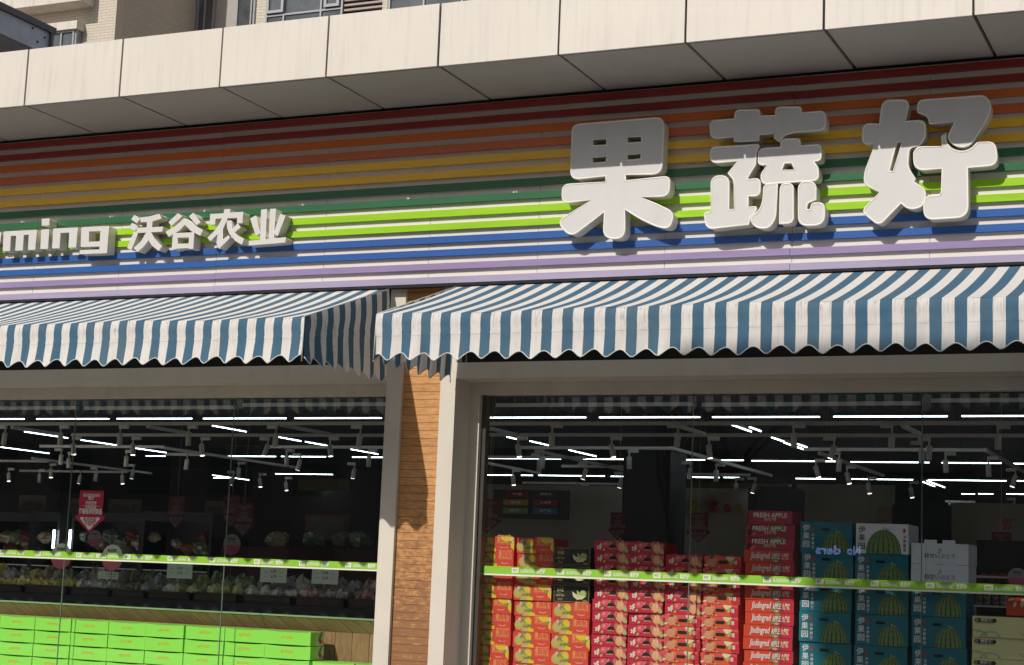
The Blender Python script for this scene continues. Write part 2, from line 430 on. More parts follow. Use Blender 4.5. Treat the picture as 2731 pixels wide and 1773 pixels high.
# ------------------------------------------------------------------ shop windows (panes)
seams = {'l': [-11.5, -9.835, -8.168, xj[0]-.0], 'r': [xin+.02, -4.061, -2.341, -.62, 1.1]}
wl = thing('shop_window', (-9, glz, 0), 'frameless glass shop window left of the timber pier', 'window')
wr = thing('shop_window', (-3.5, glz, 0), 'frameless glass shop window right of the timber pier', 'window')
for par, sx in ((wl, seams['l']), (wr, seams['r'])):
    for i in range(len(sx)-1):
        a, b = sx[i]+.004, sx[i+1]-.004
        m = MB(); m.box(a, b, glz, glz+.010, .05, zB+.02); p = m.build('glass_pane', M_glass, par)
        if i > 0:
            m = MB(); m.box(sx[i]-.0026, sx[i]+.0026, glz-.001, glz+.011, .05, 3.06); m.build('pane_edge', M_gedge, par)
        z1 = [3.035, 3.03, 3.05, 3.03][i]
        m = MB(); m.box(a+.05, b-.02, glz+.04, glz+.07, z1-.028, z1); m.build('hanging_rail', M_rail, par)

# ================================================================== STRIPED SIGN BOARD
board = thing('striped_sign_board', (-6, 0, 3.93), 'white ribbed sign board striped red orange yellow green blue purple', 'sign board')
M_back = mat('white_board', (.76, .70, .63), .5, .04, 4, streak=(.2, (.5, .46, .4), 14, (.15, 1, 1)))
jx = [AY(x, y, 0).x for x, y in ((101, 600), (328, 575), (579, 680), (868, 620), (1148, 600), (1437, 600))]
bj = sorted([XL]+jx+[AY(2112, 680, 0).x, AY(1775, 600, 0).x, AY(2480, 600, 0).x, XR])
m = MB()
for a, b in zip(bj[:-1], bj[1:]): m.box(a+.0018, b-.0018, 0, .018, 3.93, 5.385)
m.build('backing_panel', M_back, board)
slats = [(5.37, 5.316), (5.265, 5.212), (5.163, 5.105), (5.053, 4.991), (4.948, 4.889), (4.839, 4.782), (4.735, 4.680), (4.627, 4.574),
         (4.522, 4.467), (4.412, 4.36), (4.308, 4.254), (4.201, 4.149), (4.092, 4.041), (3.982, 3.930)]
cols = [('dark red', (.29, .022, .018)), ('dark red', (.29, .022, .018)), ('orange', (.66, .15, .03)), ('orange red', (.62, .13, .035)),
        ('yellow', (.93, .52, .03)), ('yellow', (.93, .52, .03)), ('dark green', (.035, .145, .062)), ('dark green', (.045, .17, .075)),
        ('lime green', (.34, .62, .02)), ('lime green', (.34, .62, .02)), ('blue', (.035, .115, .36)), ('blue', (.035, .115, .36)),
        ('purple', (.31, .24, .42)), ('pale purple', (.40, .355, .50))]
sj = [XL, AY(579, 620, -.03).x, AY(2107, 660, -.03).x, XR]
for (z1, z0), (cn, c) in zip(slats, cols):
    mt = mat('slat_'+cn.replace(' ', '_'), c, .27, .12, 5, stretch=(.25, 1, 3), bump=.05)
    m = MB()
    for k in range(3):
        dz = (0, .0015, -.001)[k]
        m.box(sj[k]+.0015, sj[k+1]-.0015, -.030-(.0015 if k == 1 else 0), -.001, z0+dz, z1+dz)
    o = m.build('slat', mt, board); o['label'] = cn+' horizontal slat'
m = MB(); m.box(XL, XR, -.027, .04, 3.909, 3.928); m.build('painted_shadow_strip', M_dark, board)  # black strip painted in as the shadow between lowest slat and awning
# tiny fixing knobs along dark green
for x in (60, 295, 545, 806, 1088, 1368, 1640):
    p = AY(x, 580, -.02); m = MB(); m.tube([(p.x, -.005, 4.634), (p.x, -.028, 4.634)], .008, 8); m.build('fixing_knob', M_white, board)

# ================================================================== CHANNEL LETTERS
M_lface = mat('letter_face_acrylic', (.68, .66, .64), .35, .035, 3, streak=(.25, (.47, .45, .43), 5, (1, 1, .5)))
M_lside = mat('letter_side_metal', (.74, .70, .58), .45, .04, 4)
M_lrim = mat('letter_rim', (.86, .83, .74), .4, .02)
def letter(name, label, group, pieces, ox, oy, s, yf, rim, inset):
    """pieces: list of [outline, hole, hole...] in crop pixels"""
    allp = []
    for pc in pieces:
        lp = []
        for L_ in pc:
            lp.append([(lambda P: (P.x, P.z))(AY(ox+x/s, oy+y/s, yf)) for x, y in round_loop(L_)])
        allp.append(lp)
    xs = [p[0] for pc in allp for p in pc[0]]; zs = [p[1] for pc in allp for p in pc[0]]
    cx, zb = (min(xs)+max(xs))/2, min(zs)
    t = thing(name, (cx, -.0315, zb), label, 'sign letter', group)
    dep = (-.0315-yf)
    for pc in allp:
        loc = [[(x-cx, z-zb) for x, z in lp] for lp in pc]
        me = loops_to_mesh(loc, extrude=dep/2)
        link_mesh('letter_body', me, M_lside, t, (0, -dep/2, 0))
        # orientation-independent inset: pick the sign that shrinks the outline
        me = loops_to_mesh(loc, extrude=.0015)
        link_mesh('letter_face', me, M_lface, t, (0, -dep-.002, 0))
        me = loops_to_mesh(loc, bevel=rim, fill=False)
        for p in me.polygons: p.use_smooth = True
        link_mesh('letter_rim', me, M_lrim, t, (0, -dep, 0))
    return t
YB = -.155
GB = 'large rounded white sign characters'
letter('sign_letter', 'large white character 果 leftmost of the three big ones', GB, [[
    [(165,325,70),(1020,255,85),(1000,785,90),(660,792),(660,850),(1078,810,60),(1070,992,75),(800,1003),(985,1085,60),(1120,1150,90),(1075,1300,90),(950,1275,60),(820,1215,60),(655,1116),
     (655,1392,95),(455,1385,90),(465,1138),(150,1378,85),(25,1235,75),(345,1028),(70,1058,70),(72,888,65),(478,862),(478,803),(150,838,85)],
    [(352,463),(488,453),(485,515),(352,522)], [(677,438),(813,427,12),(813,487),(677,498)], [(349,630),(484,619),(482,676),(349,685)], [(675,602),(810,592),(806,649,12),(675,657)]]],
    1480, 240, 3.511, YB, .0075, .010)
letter('sign_letter', 'large white character 蔬 middle of the three big ones', GB, [
    [[(132,318,60),(385,298),(395,208,60),(642,203,60),(642,268),(805,262),(812,180,70),(1066,175,70),(1066,238),(1315,216,65),(1320,405,75),(1010,430,60),(905,455,60),(840,528),(795,490),(800,442),(632,457),(632,520),(382,528),(382,478),(140,495,70)]],
    [[(135,592,60),(640,563,30),(603,640,30),(600,768),(515,905),(525,925),(648,912,60),(645,1092,65),(523,1090),(520,1210),(612,1205,25),(590,1268,25),(545,1310,15),(530,1385),(95,1432,80),(72,1262,70),(145,1262),(145,888,88),(328,888,88),(320,1235),(383,1230),(383,930,50),(320,855),(420,730),(145,752,65)]],
    [[(636,608,60),(860,590),(865,510,65),(1056,503,65),(1060,578),(1275,558,60),(1272,722,65),(1200,735),(1245,815,30),(1248,930,70),(675,968,70),(652,880,50),(725,768),(630,772,60)], [(897,752),(975,749),(1003,822),(865,828)]],
    [[(685,972,60),(824,970),(805,1330,60),(730,1428,60),(600,1415,55),(542,1330,55),(655,1228,60),(685,1100,60)]],
    [[(858,966,62),(988,966,62),(988,1368,60),(850,1376,6)]],
    [[(1044,948,85),(1222,943,88),(1222,1128),(1128,1165,35),(1122,1240,20),(1165,1235,15),(1185,1168,25),(1308,1165,75),(1312,1390,120),(1046,1394,90)]]],
    1860, 240, 3.863, YB, .0075, .010)
letter('sign_letter', 'large white character 好 rightmost of the three big ones', GB, [
    [[(288,106,85),(562,103,85),(517,326),(724,312,80),(724,490,60),(660,575,8),(560,590,80),(540,800,80),(622,915),(602,945),(738,1040,70),(702,1205,110),(560,1228,70),(475,1162),(250,1395,65),(75,1250,60),(262,1050),(98,970,60),(105,850,50),(215,545),(82,558,80),(86,343,80),(255,352)],
     [(430,536),(490,531),(396,842),(348,842,30)]],
    [[(648,228,15),(652,108,95),(1350,56,160),(1408,180,60),(1330,350,60),(1195,560,50),(1110,592,60),(1010,560,60),(958,485,40),(1030,325),(775,345),(750,260,60)]],
    [[(606,590,95),(905,585),(900,480,10),(938,440),(930,530,40),(990,610,60),(1100,642,80),(1200,612,60),(1265,543,10),(1445,533,95),(1470,772,95),(1160,798),(1165,1305,115),(715,1335,105),(715,1095,85),(895,1092,60),(900,805),(615,830,110)]]],
    2280, 240, 3.862, YB, .0075, .010)
YS = -.135
GS = 'small white sign lettering over the left awning'
def small(ch, where, pieces, ox=0, oy=560, s=5.95):
    letter('sign_letter', f'small white {"letter" if ch.isascii() else "character"} {ch} {where}', GS, pieces, ox, oy, s, YS, .0035, .005)
small('r', 'cut off by the left edge', [[[(-215,372),(18,357),(6,500),(-70,505),(-66,470),(-110,472),(-122,660),(-230,664)]]])
small('m', 'with three straight legs', [[[(65,348,10),(583,318),(560,625),(450,632),(462,385),(378,392),(362,637),(247,642),(262,402),(172,408),(160,645),(48,650)]]])
small('i', 'with a square dot', [[[(667,143),(783,137),(783,240),(668,247)]], [[(663,315),(778,308),(762,612),(645,615)]]])
small('n', 'between the i and the g', [[[(850,300,10),(1232,282),(1208,590),(1090,595),(1105,352),(960,360),(945,602),(833,607)]]])
small('g', 'with a square bowl', [[[(1300,280,20),(1728,257),(1697,680),(1267,697),(1272,640),(1580,628),(1585,573),(1285,582,15)], [(1412,335),(1600,327),(1590,500),(1402,508)]]])
c5 = dict(ox=340, oy=540, s=5.174)
small('沃', 'first after the Latin letters', [[[(97,175),(172,225),(130,285),(57,232)]], [[(65,285),(142,330),(105,387),(25,345)]], [[(90,410),(142,430),(55,655),(0,625)]],
    [[(178,210),(300,198),(437,160),(472,217),(345,258),(335,345),(488,335),(482,398),(325,408),(370,500),(478,600),(432,665),(340,590),(292,515),(230,600),(140,680),(92,625),(190,540),(262,410),(128,417),(133,352),(270,345),(272,262),(188,270)]]], **c5)
small('谷', 'second after the Latin letters', [[[(697,152),(755,190),(608,318),(570,270)]], [[(908,147),(1010,270),(955,310),(855,190)]],
    [[(782,220),(852,245),(925,318),(1038,380),(1005,455),(880,390),(792,302),(720,380),(570,470),(530,405),(640,345),(720,280)]],
    [[(635,425),(918,415),(908,635),(848,637),(845,622),(680,632),(672,640),(615,645)], [(690,482),(855,475),(848,568),(690,572)]]], **c5)
small('农', 'third after the Latin letters', [
    [[(1340,97),(1417,93),(1408,143),(1595,132),(1586,282),(1514,284),(1520,206),(1380,212),(1365,255),(1315,365),(1312,515),(1392,455),(1410,492),(1265,635),(1232,560),(1248,430),(1145,530),(1108,482),(1200,400),(1270,300),(1308,215),(1215,222),(1208,302),(1140,305),(1145,162),(1332,152)]],
    [[(1372,255),(1430,250),(1445,372),(1520,293),(1562,343),(1475,410),(1520,460),(1605,500),(1580,580),(1490,525),(1410,430),(1380,350)]]], **c5)
small('业', 'last of the small characters', [[[(1770,183),(1832,420),(1775,453),(1698,220)]],
    [[(1848,103),(1922,93),(1900,508),(1952,505),(1972,92),(2045,88),(2015,497),(2182,482),(2178,550),(1675,590),(1680,530),(1835,518)]],
    [[(2112,165),(2180,180),(2075,460),(2020,425)]]], **c5)

# ================================================================== AWNINGS
YF = -1.285; ZT = 3.478; ZV = 3.138; ZA = 3.905
M_hem = mat('pale_hem', (.62, .62, .58), .8, .05)
def awning(label, xl, xr, sides, start, period, ph, swing):
    t = thing('striped_awning', ((xl+xr)/2, 0, ZA), label, 'awning', 'striped shop awnings')
    o_ = parent_loc(t)
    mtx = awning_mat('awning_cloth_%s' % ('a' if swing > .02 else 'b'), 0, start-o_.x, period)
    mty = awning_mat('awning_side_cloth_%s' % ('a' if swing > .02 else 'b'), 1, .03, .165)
    rnd = random.Random(int(abs(xl)*10))
    def sag(x): return .006*math.sin(x*2.1+ph)+.004*math.sin(x*5.3)
    n = int((xr-xl)/.04)
    # sloping roof
    m = MB(); ny = 10; base = len(m.v)
    for i in range(n+1):
        x = xl+(xr-xl)*i/n
        for j in range(ny+1):
            f = j/ny; y = YF*f; z = ZA+(ZT-ZA)*f-.022*math.sin(math.pi*f)*(1+.4*math.sin(x*1.7+ph))+sag(x)*f
            m.v.append(Vector((x, y, z)))
    for i in range(n):
        for j in range(ny):
            a = base+i*(ny+1)+j; m.f.append((a, a+1, a+ny+2, a+ny+1)); m.m.append(0); m.sm.append(True)
    m.build('canopy_cloth', mtx, t)
    # front valance with scalloped hem
    wave = .184
    def edge(u): return ZV+.056*(.5-.5*math.cos(2*math.pi*(u)/wave+ph))**.8+.004*math.sin(u*9)
    def drape(m, P, L0, sc_, mi=0, taper=None):
        """hanging cloth; P(u)->(x,y) base point and outward normal"""
        N = int(L0/.018); rows = [0, .06, .12, .25, .42, .47, .55, .7, .85, 1]
        k0 = len(m.v)
        for i in range(N+1):
            u = L0*i/N
            (x, y), (nx, ny_), zt = P(u)
            ze = edge(u+sc_)
            for r_ in rows:
                z = zt+(ze-zt)*r_
                low = max(0, (r_-.45)/.55)
                amp = .018*low*math.sin(2*math.pi*(u+sc_)/wave*1.0+1.3+ph)+.007*low*math.sin(u*31+ph*2)+.004*math.sin(u*13+r_*4)
                off = .012*math.sin(math.pi*min(1, r_/.45))+swing*low+amp*.6+(.006 if abs(r_-.47) < .03 else 0)
                m.v.append(Vector((x+nx*off, y+ny_*off, z)))
        q = len(rows)
        for i in range(N):
            for j in range(q-1):
                a = k0+i*q+j; m.f.append((a, a+q, a+q+1, a+1)); m.m.append(mi); m.sm.append(True)
        return [m.v[k0+i*q+q-1] for i in range(N+1)]
    m = MB()
    hem = drape(m, lambda u: ((xl+u, YF), (0, -1), ZT+sag(xl+u)), xr-xl, 0)
    v = m.build('valance', mtx, t)
    h = MB(); h.tube(hem, .0042, 6); h.build('valance_hem', M_hem, v)
    for sx, sgn in sides:
        m = MB()
        # side: cloth follows the slope at the top, scalloped hem dropping slightly to the wall
        hem = drape(m, lambda u: ((sx, YF+u), (sgn, 0), ZT+(ZA-ZT)*(u/-YF)), -YF-.01, .3)
        s_ = m.build('side_panel', mty, t)
        h = MB(); h.tube(hem, .0042, 6); h.build('side_hem', M_hem, s_)
        h = MB(); h.tube([(sx, YF, ZT+.004), (sx, -.01, ZA+.002)], .004, 6); h.build('corner_piping', M_hem, t)
        h = MB(); h.tube([(sx, YF-.004, ZT), (sx+sgn*.004, YF-.012, ZV+.01)], .0045, 6); h.build('corner_lacing', M_hem, t)
    # frame: front bar, rafters
    m = MB(); m.tube([(xl+.01, YF+.03, ZT-.03), (xr-.01, YF+.03, ZT-.03)], .018, 8); m.build('front_bar', mat('awning_tube', (.25, .25, .24), .4, metal=.6), t)
    x = xl+.06
    while x < xr:
        m = MB(); m.tube([(x, YF+.03, ZT-.03), (x, -.03, ZA-.05)], .013, 6)
        m.tube([(x, YF+.03, ZT-.03), (x, -.04, ZT-.05)], .010, 6); m.build('rafter', MATS['awning_tube'], t); x += 1.45
    return t
pa = AX(807, 882, -6.49); 
XE1 = -6.485
XE2 = -5.885
per = (AY(980+1560/5.15, 850, YF).x-AY(980+218/5.15, 850, YF).x)/5
awning('blue and white striped awning with its shaded right end showing, left of the pier', XL, XE1, [(XE1, 1)], AY(740+210/5.15, 850, YF).x, per, .4, .022)
awning('blue and white striped awning right of the pier above the fruit cartons', XE2, XR, [(XE2, -1)], AY(980+218/5.15, 850, YF).x, per, 2.4, .008)

# ================================================================== TAPE STRIPS AND STICKERS ON THE GLASS
# (tape print is one mesh per colour)
C_lime = mat('tape_green', (.27, .56, .035), .45, .03)
C_tw = mat('tape_white', (.80, .82, .66), .5, .02)
C_tg = mat('tape_grey_print', (.22, .34, .12), .5, 0)
def tape(label, x0, x1, zt, zb, logos):
    t = thing('window_tape', (x0, glz-.002, zb), label, 'tape strip', 'green tape strips across the glass')
    m = MB(); m.box(x0, x1, glz-.002, glz-.0005, zb+.013, zt); m.build('green_band', C_lime, t)
    m = MB(); m.box(x0, x1, glz-.002, glz-.0005, zb, zb+.0125); m.build('white_edge', C_tw, t)
    y = glz-.0027; h = .034; zc = (zt+zb+.013)/2
    for X in logos:
        m = MB(); q = MB(); q2 = MB()
        if X < x0+.02 or X > x1-.05: continue
        m.box(X-.029, X+.029, y, y+.0005, zc-.017, zc+.019)
        q2.text('果蔬好', X, y-.0006, zc-.001, .016, align='C', bold=.02, width=.042)
        q2.box(X-.018, X+.018, y-.0006, y-.0001, zc-.008, zc-.006)
        if X+.19 < x1: q.text('GUOSHUHAO', X+.045, y, zc-.013, .036, align='L', bold=.022, width=.118)
        if X+.26 < x1: q.text('果蔬好', X+.180, y, zc-.013, .036, align='L', bold=.03, width=.075)
        m.build('logo_patch', C_tw, t); q2.build('logo_print', C_tg, t)
        if q.v: q.build('lettering', C_tw, t)
LX = [BY(x, 1343, glz).x for x in (1197, 1303, 1412, 1527, 1643, 1783, 1905, 2033, 2162, 2298)]
tape('green lettered tape across the right window in front of the fruit cartons', xin+.02, XR, 1.743, 1.672, [LX[0]-.36]+LX+[LX[-1]+.37])
LL = [BY(x, 1300, glz).x for x in (3, 88, 183, 240, 297, 396, 494, 598, 703, 810)]
tape('green lettered tape across the left window above the vegetable counter', XL, xj[0], 1.735, 1.668, [LL[0]-.38]+LL)

C_crim = mat('crimson_card', (.44, .015, .05), .5, .03)
C_crimd = mat('shaded_crimson_card', (.15, .008, .018), .6, .05)  # the crimson card again, darkened for the shade deeper in the shop
C_cardd = mat('shaded_white_card', (.22, .20, .19), .6, .03)  # white card darkened the same way for the hanging arrows
C_cardw = mat('white_card', (.75, .74, .72), .55, .02)
C_pink = mat('pink_card', (.62, .12, .22), .5, .03)
C_ink = mat('dark_ink', (.03, .03, .03), .6, 0)
def arrow(px, py, wpx, hpx, Y, label, string=False, group='red member offer arrows'):
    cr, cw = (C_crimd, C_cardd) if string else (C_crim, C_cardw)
    a = AY(px, py, Y); b = AY(px+wpx, py, Y); W = (b.x-a.x); c = AY(px+wpx/2, py+hpx, Y); H = a.z-c.z
    cx = (a.x+b.x)/2; zt = a.z
    t = thing('arrow_sign', (cx, Y, zt-H), label, 'promotion sign', group)
    hw = W/2
    out = [(cx-hw*.80, zt), (cx+hw*.80, zt), (cx+hw*.80, zt-H*.60), (cx+hw, zt-H*.60), (cx+hw*.98, zt-H*.65), (cx, zt-H), (cx-hw*.98, zt-H*.65), (cx-hw, zt-H*.60), (cx-hw*.80, zt-H*.60)]
    me = loops_to_mesh([[(x-cx, z-zt+H) for x, z in out]], extrude=.0015); link_mesh('card', me, cr, t)
    m = MB(); y = Y-.0022
    m.poly([(cx-hw*.62, zt-H*.635), (cx+hw*.62, zt-H*.635), (cx+hw*.66, zt-H*.67), (cx+hw*.05, zt-H*.93), (cx-hw*.05, zt-H*.93), (cx-hw*.66, zt-H*.67)], y)
    m.build('white_triangle', cw, t)
    m = MB()
    m.text('GUOSHUHAO', cx, y, zt-H*.145, W*.12, width=W*.56, bold=.02)
    m.text('果蔬好', cx, y, zt-H*.215, W*.10, width=W*.22, bold=.02)
    m.text('根据宣传', cx, y, zt-H*.345, W*.13, width=W*.36, bold=.02)
    m.box(cx-hw*.55, cx+hw*.55, y, y+.0004, zt-H*.372, zt-H*.366)
    m.text('百姓经典', cx, y, zt-H*.445, W*.12, width=W*.36, bold=.02)
    m.text('超级会员价商品', cx, y, zt-H*.545, W*.16, width=W*.76, bold=.03)
    m.build('lettering', cw, t)
    m = MB(); m.text('会员补贴', cx, y-.0006, zt-H*.735, W*.15, width=W*.44, bold=.02); m.text('开始啦', cx, y-.0006, zt-H*.83, W*.15, width=W*.34, bold=.02)
    m.build('triangle_lettering', cr, t)
    if string:
        m = MB(); m.tube([(cx, Y+.003, zt-.01), (cx, Y+.003, 3.74)], .0016, 5); m.build('hanging_wire', M_rail, t)
arrow(206, 1307.5, 80, 113, glz-.004, 'bright red arrow sign stuck on the left window glass')
for px, py, wp, hp, Y, lb in ((447, 1322, 52, 90, 3.2, 'dim red arrow hanging right of the Italy plaque'), (593, 1318, 52, 90, 3.6, 'dim red arrow hanging beside the France plaque'),
        (622, 1340, 60, 92, 2.6, 'dim red arrow hanging lower in front of another arrow'), (1268, 1330, 70, 92, 2.6, 'red arrow hanging behind the left edge of the right window'), (1624, 1366, 50, 75, 3.3, 'dim red arrow hanging above the pomegranate cartons'),
        (1832, 1366, 64, 82, 2.6, 'red arrow hanging in front of the Bee lettering'), (2638, 1418, 66, 74, 2.2, 'red arrow hanging at the far right under the red wall character')):
    arrow(px, py, wp, hp, Y, lb, True)

# ================================================================== CARTONS
def carton(name, label, cat, w, h, d, body, fronts, hole=None, flaps=None, side=None, mats=None, group=None):
    """prototype standing with its front bottom centre at the origin; fronts(m, X, Z, y) draws the print"""
    t = thing(name, (0, 0, 0), label, cat, group)
    m = MB(); gp = .0012
    m.box(-w/2+gp, w/2-gp, 0, d, gp, h-gp)
    if flaps:
        for a, b, e in flaps: m.box(-w/2+a*w, -w/2+b*w, .001, .006, h-gp-.002, h+e)
    o = m.build('carton_body', body, t)
    if fronts:
        m = MB(); X = lambda u: -w/2+u*w; Z = lambda v: v*h
        fronts(m, X, Z, -.0008); m.build('printed_front', mats, t)
    if hole:
        m = MB(); u, v, hw, hh = hole; cx, cz = -w/2+u*w, v*h
        m.disc(cx-hw+hh, -.0024, cz, hh, hh, n=10, a0=90, a1=270); m.disc(cx+hw-hh, -.0024, cz, hh, hh, n=10, a0=-90, a1=90)
        m.quad([(cx-hw+hh, -.0024, cz-hh), (cx+hw-hh, -.0024, cz-hh), (cx+hw-hh, -.0024, cz+hh), (cx-hw+hh, -.0024, cz+hh)])
        m.build('hand_hole', M_dark, t)
    if side: side(t, w, h, d)
    return t
K = dict(red=mat('print_red', (.72, .05, .03), .45, .06, 3), yel=mat('print_yellow', (.78, .56, .03), .5, .05), ygr=mat('print_olive_yellow', (.52, .46, .07), .5, .15, 30),
    ora=mat('print_orange', (.85, .33, .11), .5, .05), grn=mat('print_leaf_green', (.16, .27, .05), .5, .2, 30), lgr=mat('print_light_green', (.42, .52, .16), .5, .15, 30), wht=mat('print_white', (.8, .78, .74), .5, .02),
    gold=mat('print_gold', (.58, .45, .20), .45, .05), blk=mat('print_black', (.02, .022, .02), .4, .1), pnk=mat('print_pink', (.76, .10, .16), .5, .12, 20), crm=mat('print_cream', (.80, .70, .42), .5, .05),
    brn=mat('print_olive_brown', (.42, .27, .10), .5, .25, 40), dred=mat('print_dark_red', (.30, .02, .03), .5, .1, 20), org2=mat('print_vermilion', (.82, .11, .03), .45, .05), mag=mat('print_crimson', (.58, .02, .05), .45, .08, 6),
    teal=mat('print_teal', (.006, .17, .22), .45, .05), mgr=mat('melon_green', (.17, .27, .08), .5, .15, 14), mdk=mat('melon_dark', (.02, .05, .025), .5, .1), pale=mat('pale_lemon_card', (.80, .76, .36), .5, .03), ol=mat('faint_teal_print', (.42, .58, .36), .5, .05), sal=mat('print_salmon', (.80, .30, .18), .5, .2, 40))
KL = list(K.keys()); KM = [K[k] for k in KL]; KI = {k: i for i, k in enumerate(KL)}
YC = .54
def zpitch(x, y, dy): return (AY(x, y, YC)-AY(x, y+dy, YC)).z

def art_orange(var):
    def f(m, X, Z, y):
        e = .0006; dx = -.05 if var == 2 else 0
        def D_(u, v, ru, rv, k, l, rot=0, n=18, **kw): m.disc(X(u+dx), y-l*e, Z(v), ru*.32, rv*.32, KI[k], n=n, rot=rot, **kw)
        D_(.33, .12, .10, .055, 'gold', 0, a0=0, a1=180); D_(.40, .30, .075, .06, 'yel', 0)
        m.poly([(X(.22+dx), Z(0.01)), (X(.56+dx), Z(.01)), (X(.55+dx), Z(.20)), (X(.42+dx), Z(.27)), (X(.27+dx), Z(.2))], y-1.2*e, KI['gold'])
        m.poly([(X(.40+dx), Z(0.01)), (X(.57+dx), Z(.01)), (X(.56+dx), Z(.21)), (X(.42+dx), Z(.26))], y-1.6*e, KI['yel'])
        D_(.39, .63, .115, .115, 'ygr', 2); D_(.41, .67, .085, .085, 'yel', 2.6)
        D_(.17, .44, .125, .125, 'ygr', 3); D_(.165, .50, .085, .085, 'gold', 3.4)
        for u, v, r, a in ((.25, .86, .07, .2), (.33, .58, .085, -.7), (.45, .40, .09, -.35), (.22, .68, .06, 1.6), (.38, .34, .07, -.1)):
            D_(u, v, r, .022, 'grn', 4, rot=a, n=10)
        for u, v, r, a in ((.27, .83, .05, .5), (.36, .52, .06, -.6)): D_(u, v, r, .012, 'lgr', 4.6, rot=a, n=10)
        for a in range(6): D_(.185+.028*math.cos(a*1.05), .80+.07*math.sin(a*1.05), .017, .010, 'wht', 5, rot=a*1.05, n=8)
        m.text('廉江红橙', X(.77+dx), y-e, Z(.60), .075, KI['ora'], width=.118, bold=.018)
        m.text('LIANJIANG ORANGE', X(.77+dx), y-e, Z(.50), .014, KI['ora'], width=.118, bold=.01)
        for k, (r, v0) in enumerate(((.036, .36), (.030, .30), (.02, .27))):
            P = [(X(.77+dx)+r*math.sin(t), Z(v0)-r*.35*math.cos(t)) for t in [(-1.2+2.4*i/8) for i in range(9)]]
            for a, b in zip(P[:-1], P[1:]): m.quad([(a[0], y-e, a[1]), (b[0], y-e, b[1]), (b[0], y-e, b[1]+.0022), (a[0], y-e, a[1]+.0022)], KI['crm'])
        if var == 2:
            m.disc(X(.80), y-4*e, Z(.995), .055, .04, KI['yel'], n=16, a0=180, a1=360)
            m.poly([(X(1), Z(.12)), (X(1), Z(.74)), (X(.93), Z(.70)), (X(.90), Z(.5)), (X(.92), Z(.3))], y-3*e, KI['yel'])
            for a in range(6): m.disc(X(.945)+.009*math.cos(a), y-5*e, Z(.80)+.009*math.sin(a), .006, .004, KI['wht'], n=8, rot=a)
            m.disc(X(.90), y-4.6*e, Z(.62), .03, .007, KI['grn'], n=10, rot=1.1)
    return f
def art_black(m, X, Z, y):
    e = .0006
    for a, b, c, d in ((.03, .97, .93, .945), (.03, .97, .05, .063)): m.quad([(X(a), y-e, Z(c)), (X(b), y-e, Z(c)), (X(b), y-e, Z(d)), (X(a), y-e, Z(d))], KI['gold'])
    for a, b in ((.03, .036), (.964, .97)): m.quad([(X(a), y-e, Z(.05)), (X(b), y-e, Z(.05)), (X(b), y-e, Z(.945)), (X(a), y-e, Z(.945))], KI['gold'])
    m.text('黄金蜜', X(.20), y-e, Z(.60), .028, KI['gold'], width=.055, bold=.03)
    for a in (60, 240):
        for k in range(6):
            t0, t1 = R(a-20+k*13), R(a-20+k*13+10)
            m.quad([(X(.2)+.030*math.cos(t0), y-e, Z(.68)+.030*math.sin(t0)), (X(.2)+.030*math.cos(t1), y-e, Z(.68)+.030*math.sin(t1)), (X(.2)+.027*math.cos(t1), y-e, Z(.68)+.027*math.sin(t1)), (X(.2)+.027*math.cos(t0), y-e, Z(.68)+.027*math.sin(t0))], KI['gold'])
    m.text('甄选蜜瓜 产地直供', X(.2), y-e, Z(.34), .016, KI['gold'], width=.07, bold=.02)
    m.text('黄金蜜', X(.2), y-e, Z(.14), .016, KI['gold'], width=.042, bold=.0)
    m.text('鲜果礼盒', X(.87), y-e, Z(.10), .013, KI['gold'], width=.034, bold=.02)
    m.disc(X(.82), y-e, Z(.52), .030, .026, KI['mgr'], n=14, rot=-.5); m.disc(X(.815), y-1.6*e, Z(.54), .023, .020, KI['lgr'], n=14, rot=-.5)
    m.poly([(X(.52), Z(.62)), (X(.55), Z(.35)), (X(.66), Z(.18)), (X(.80), Z(.22)), (X(.90), Z(.38)), (X(.86), Z(.42)), (X(.74), Z(.40)), (X(.62), Z(.48))], y-2*e, KI['crm'])
    m.poly([(X(.64), Z(.70)), (X(.66), Z(.44)), (X(.82), Z(.38)), (X(.88), Z(.41)), (X(.76), Z(.50))], y-2.6*e, KI['lgr'])
    m.poly([(X(.55), Z(.56)), (X(.62), Z(.40)), (X(.78), Z(.32)), (X(.66), Z(.32))], y-3*e, KI['gold'])
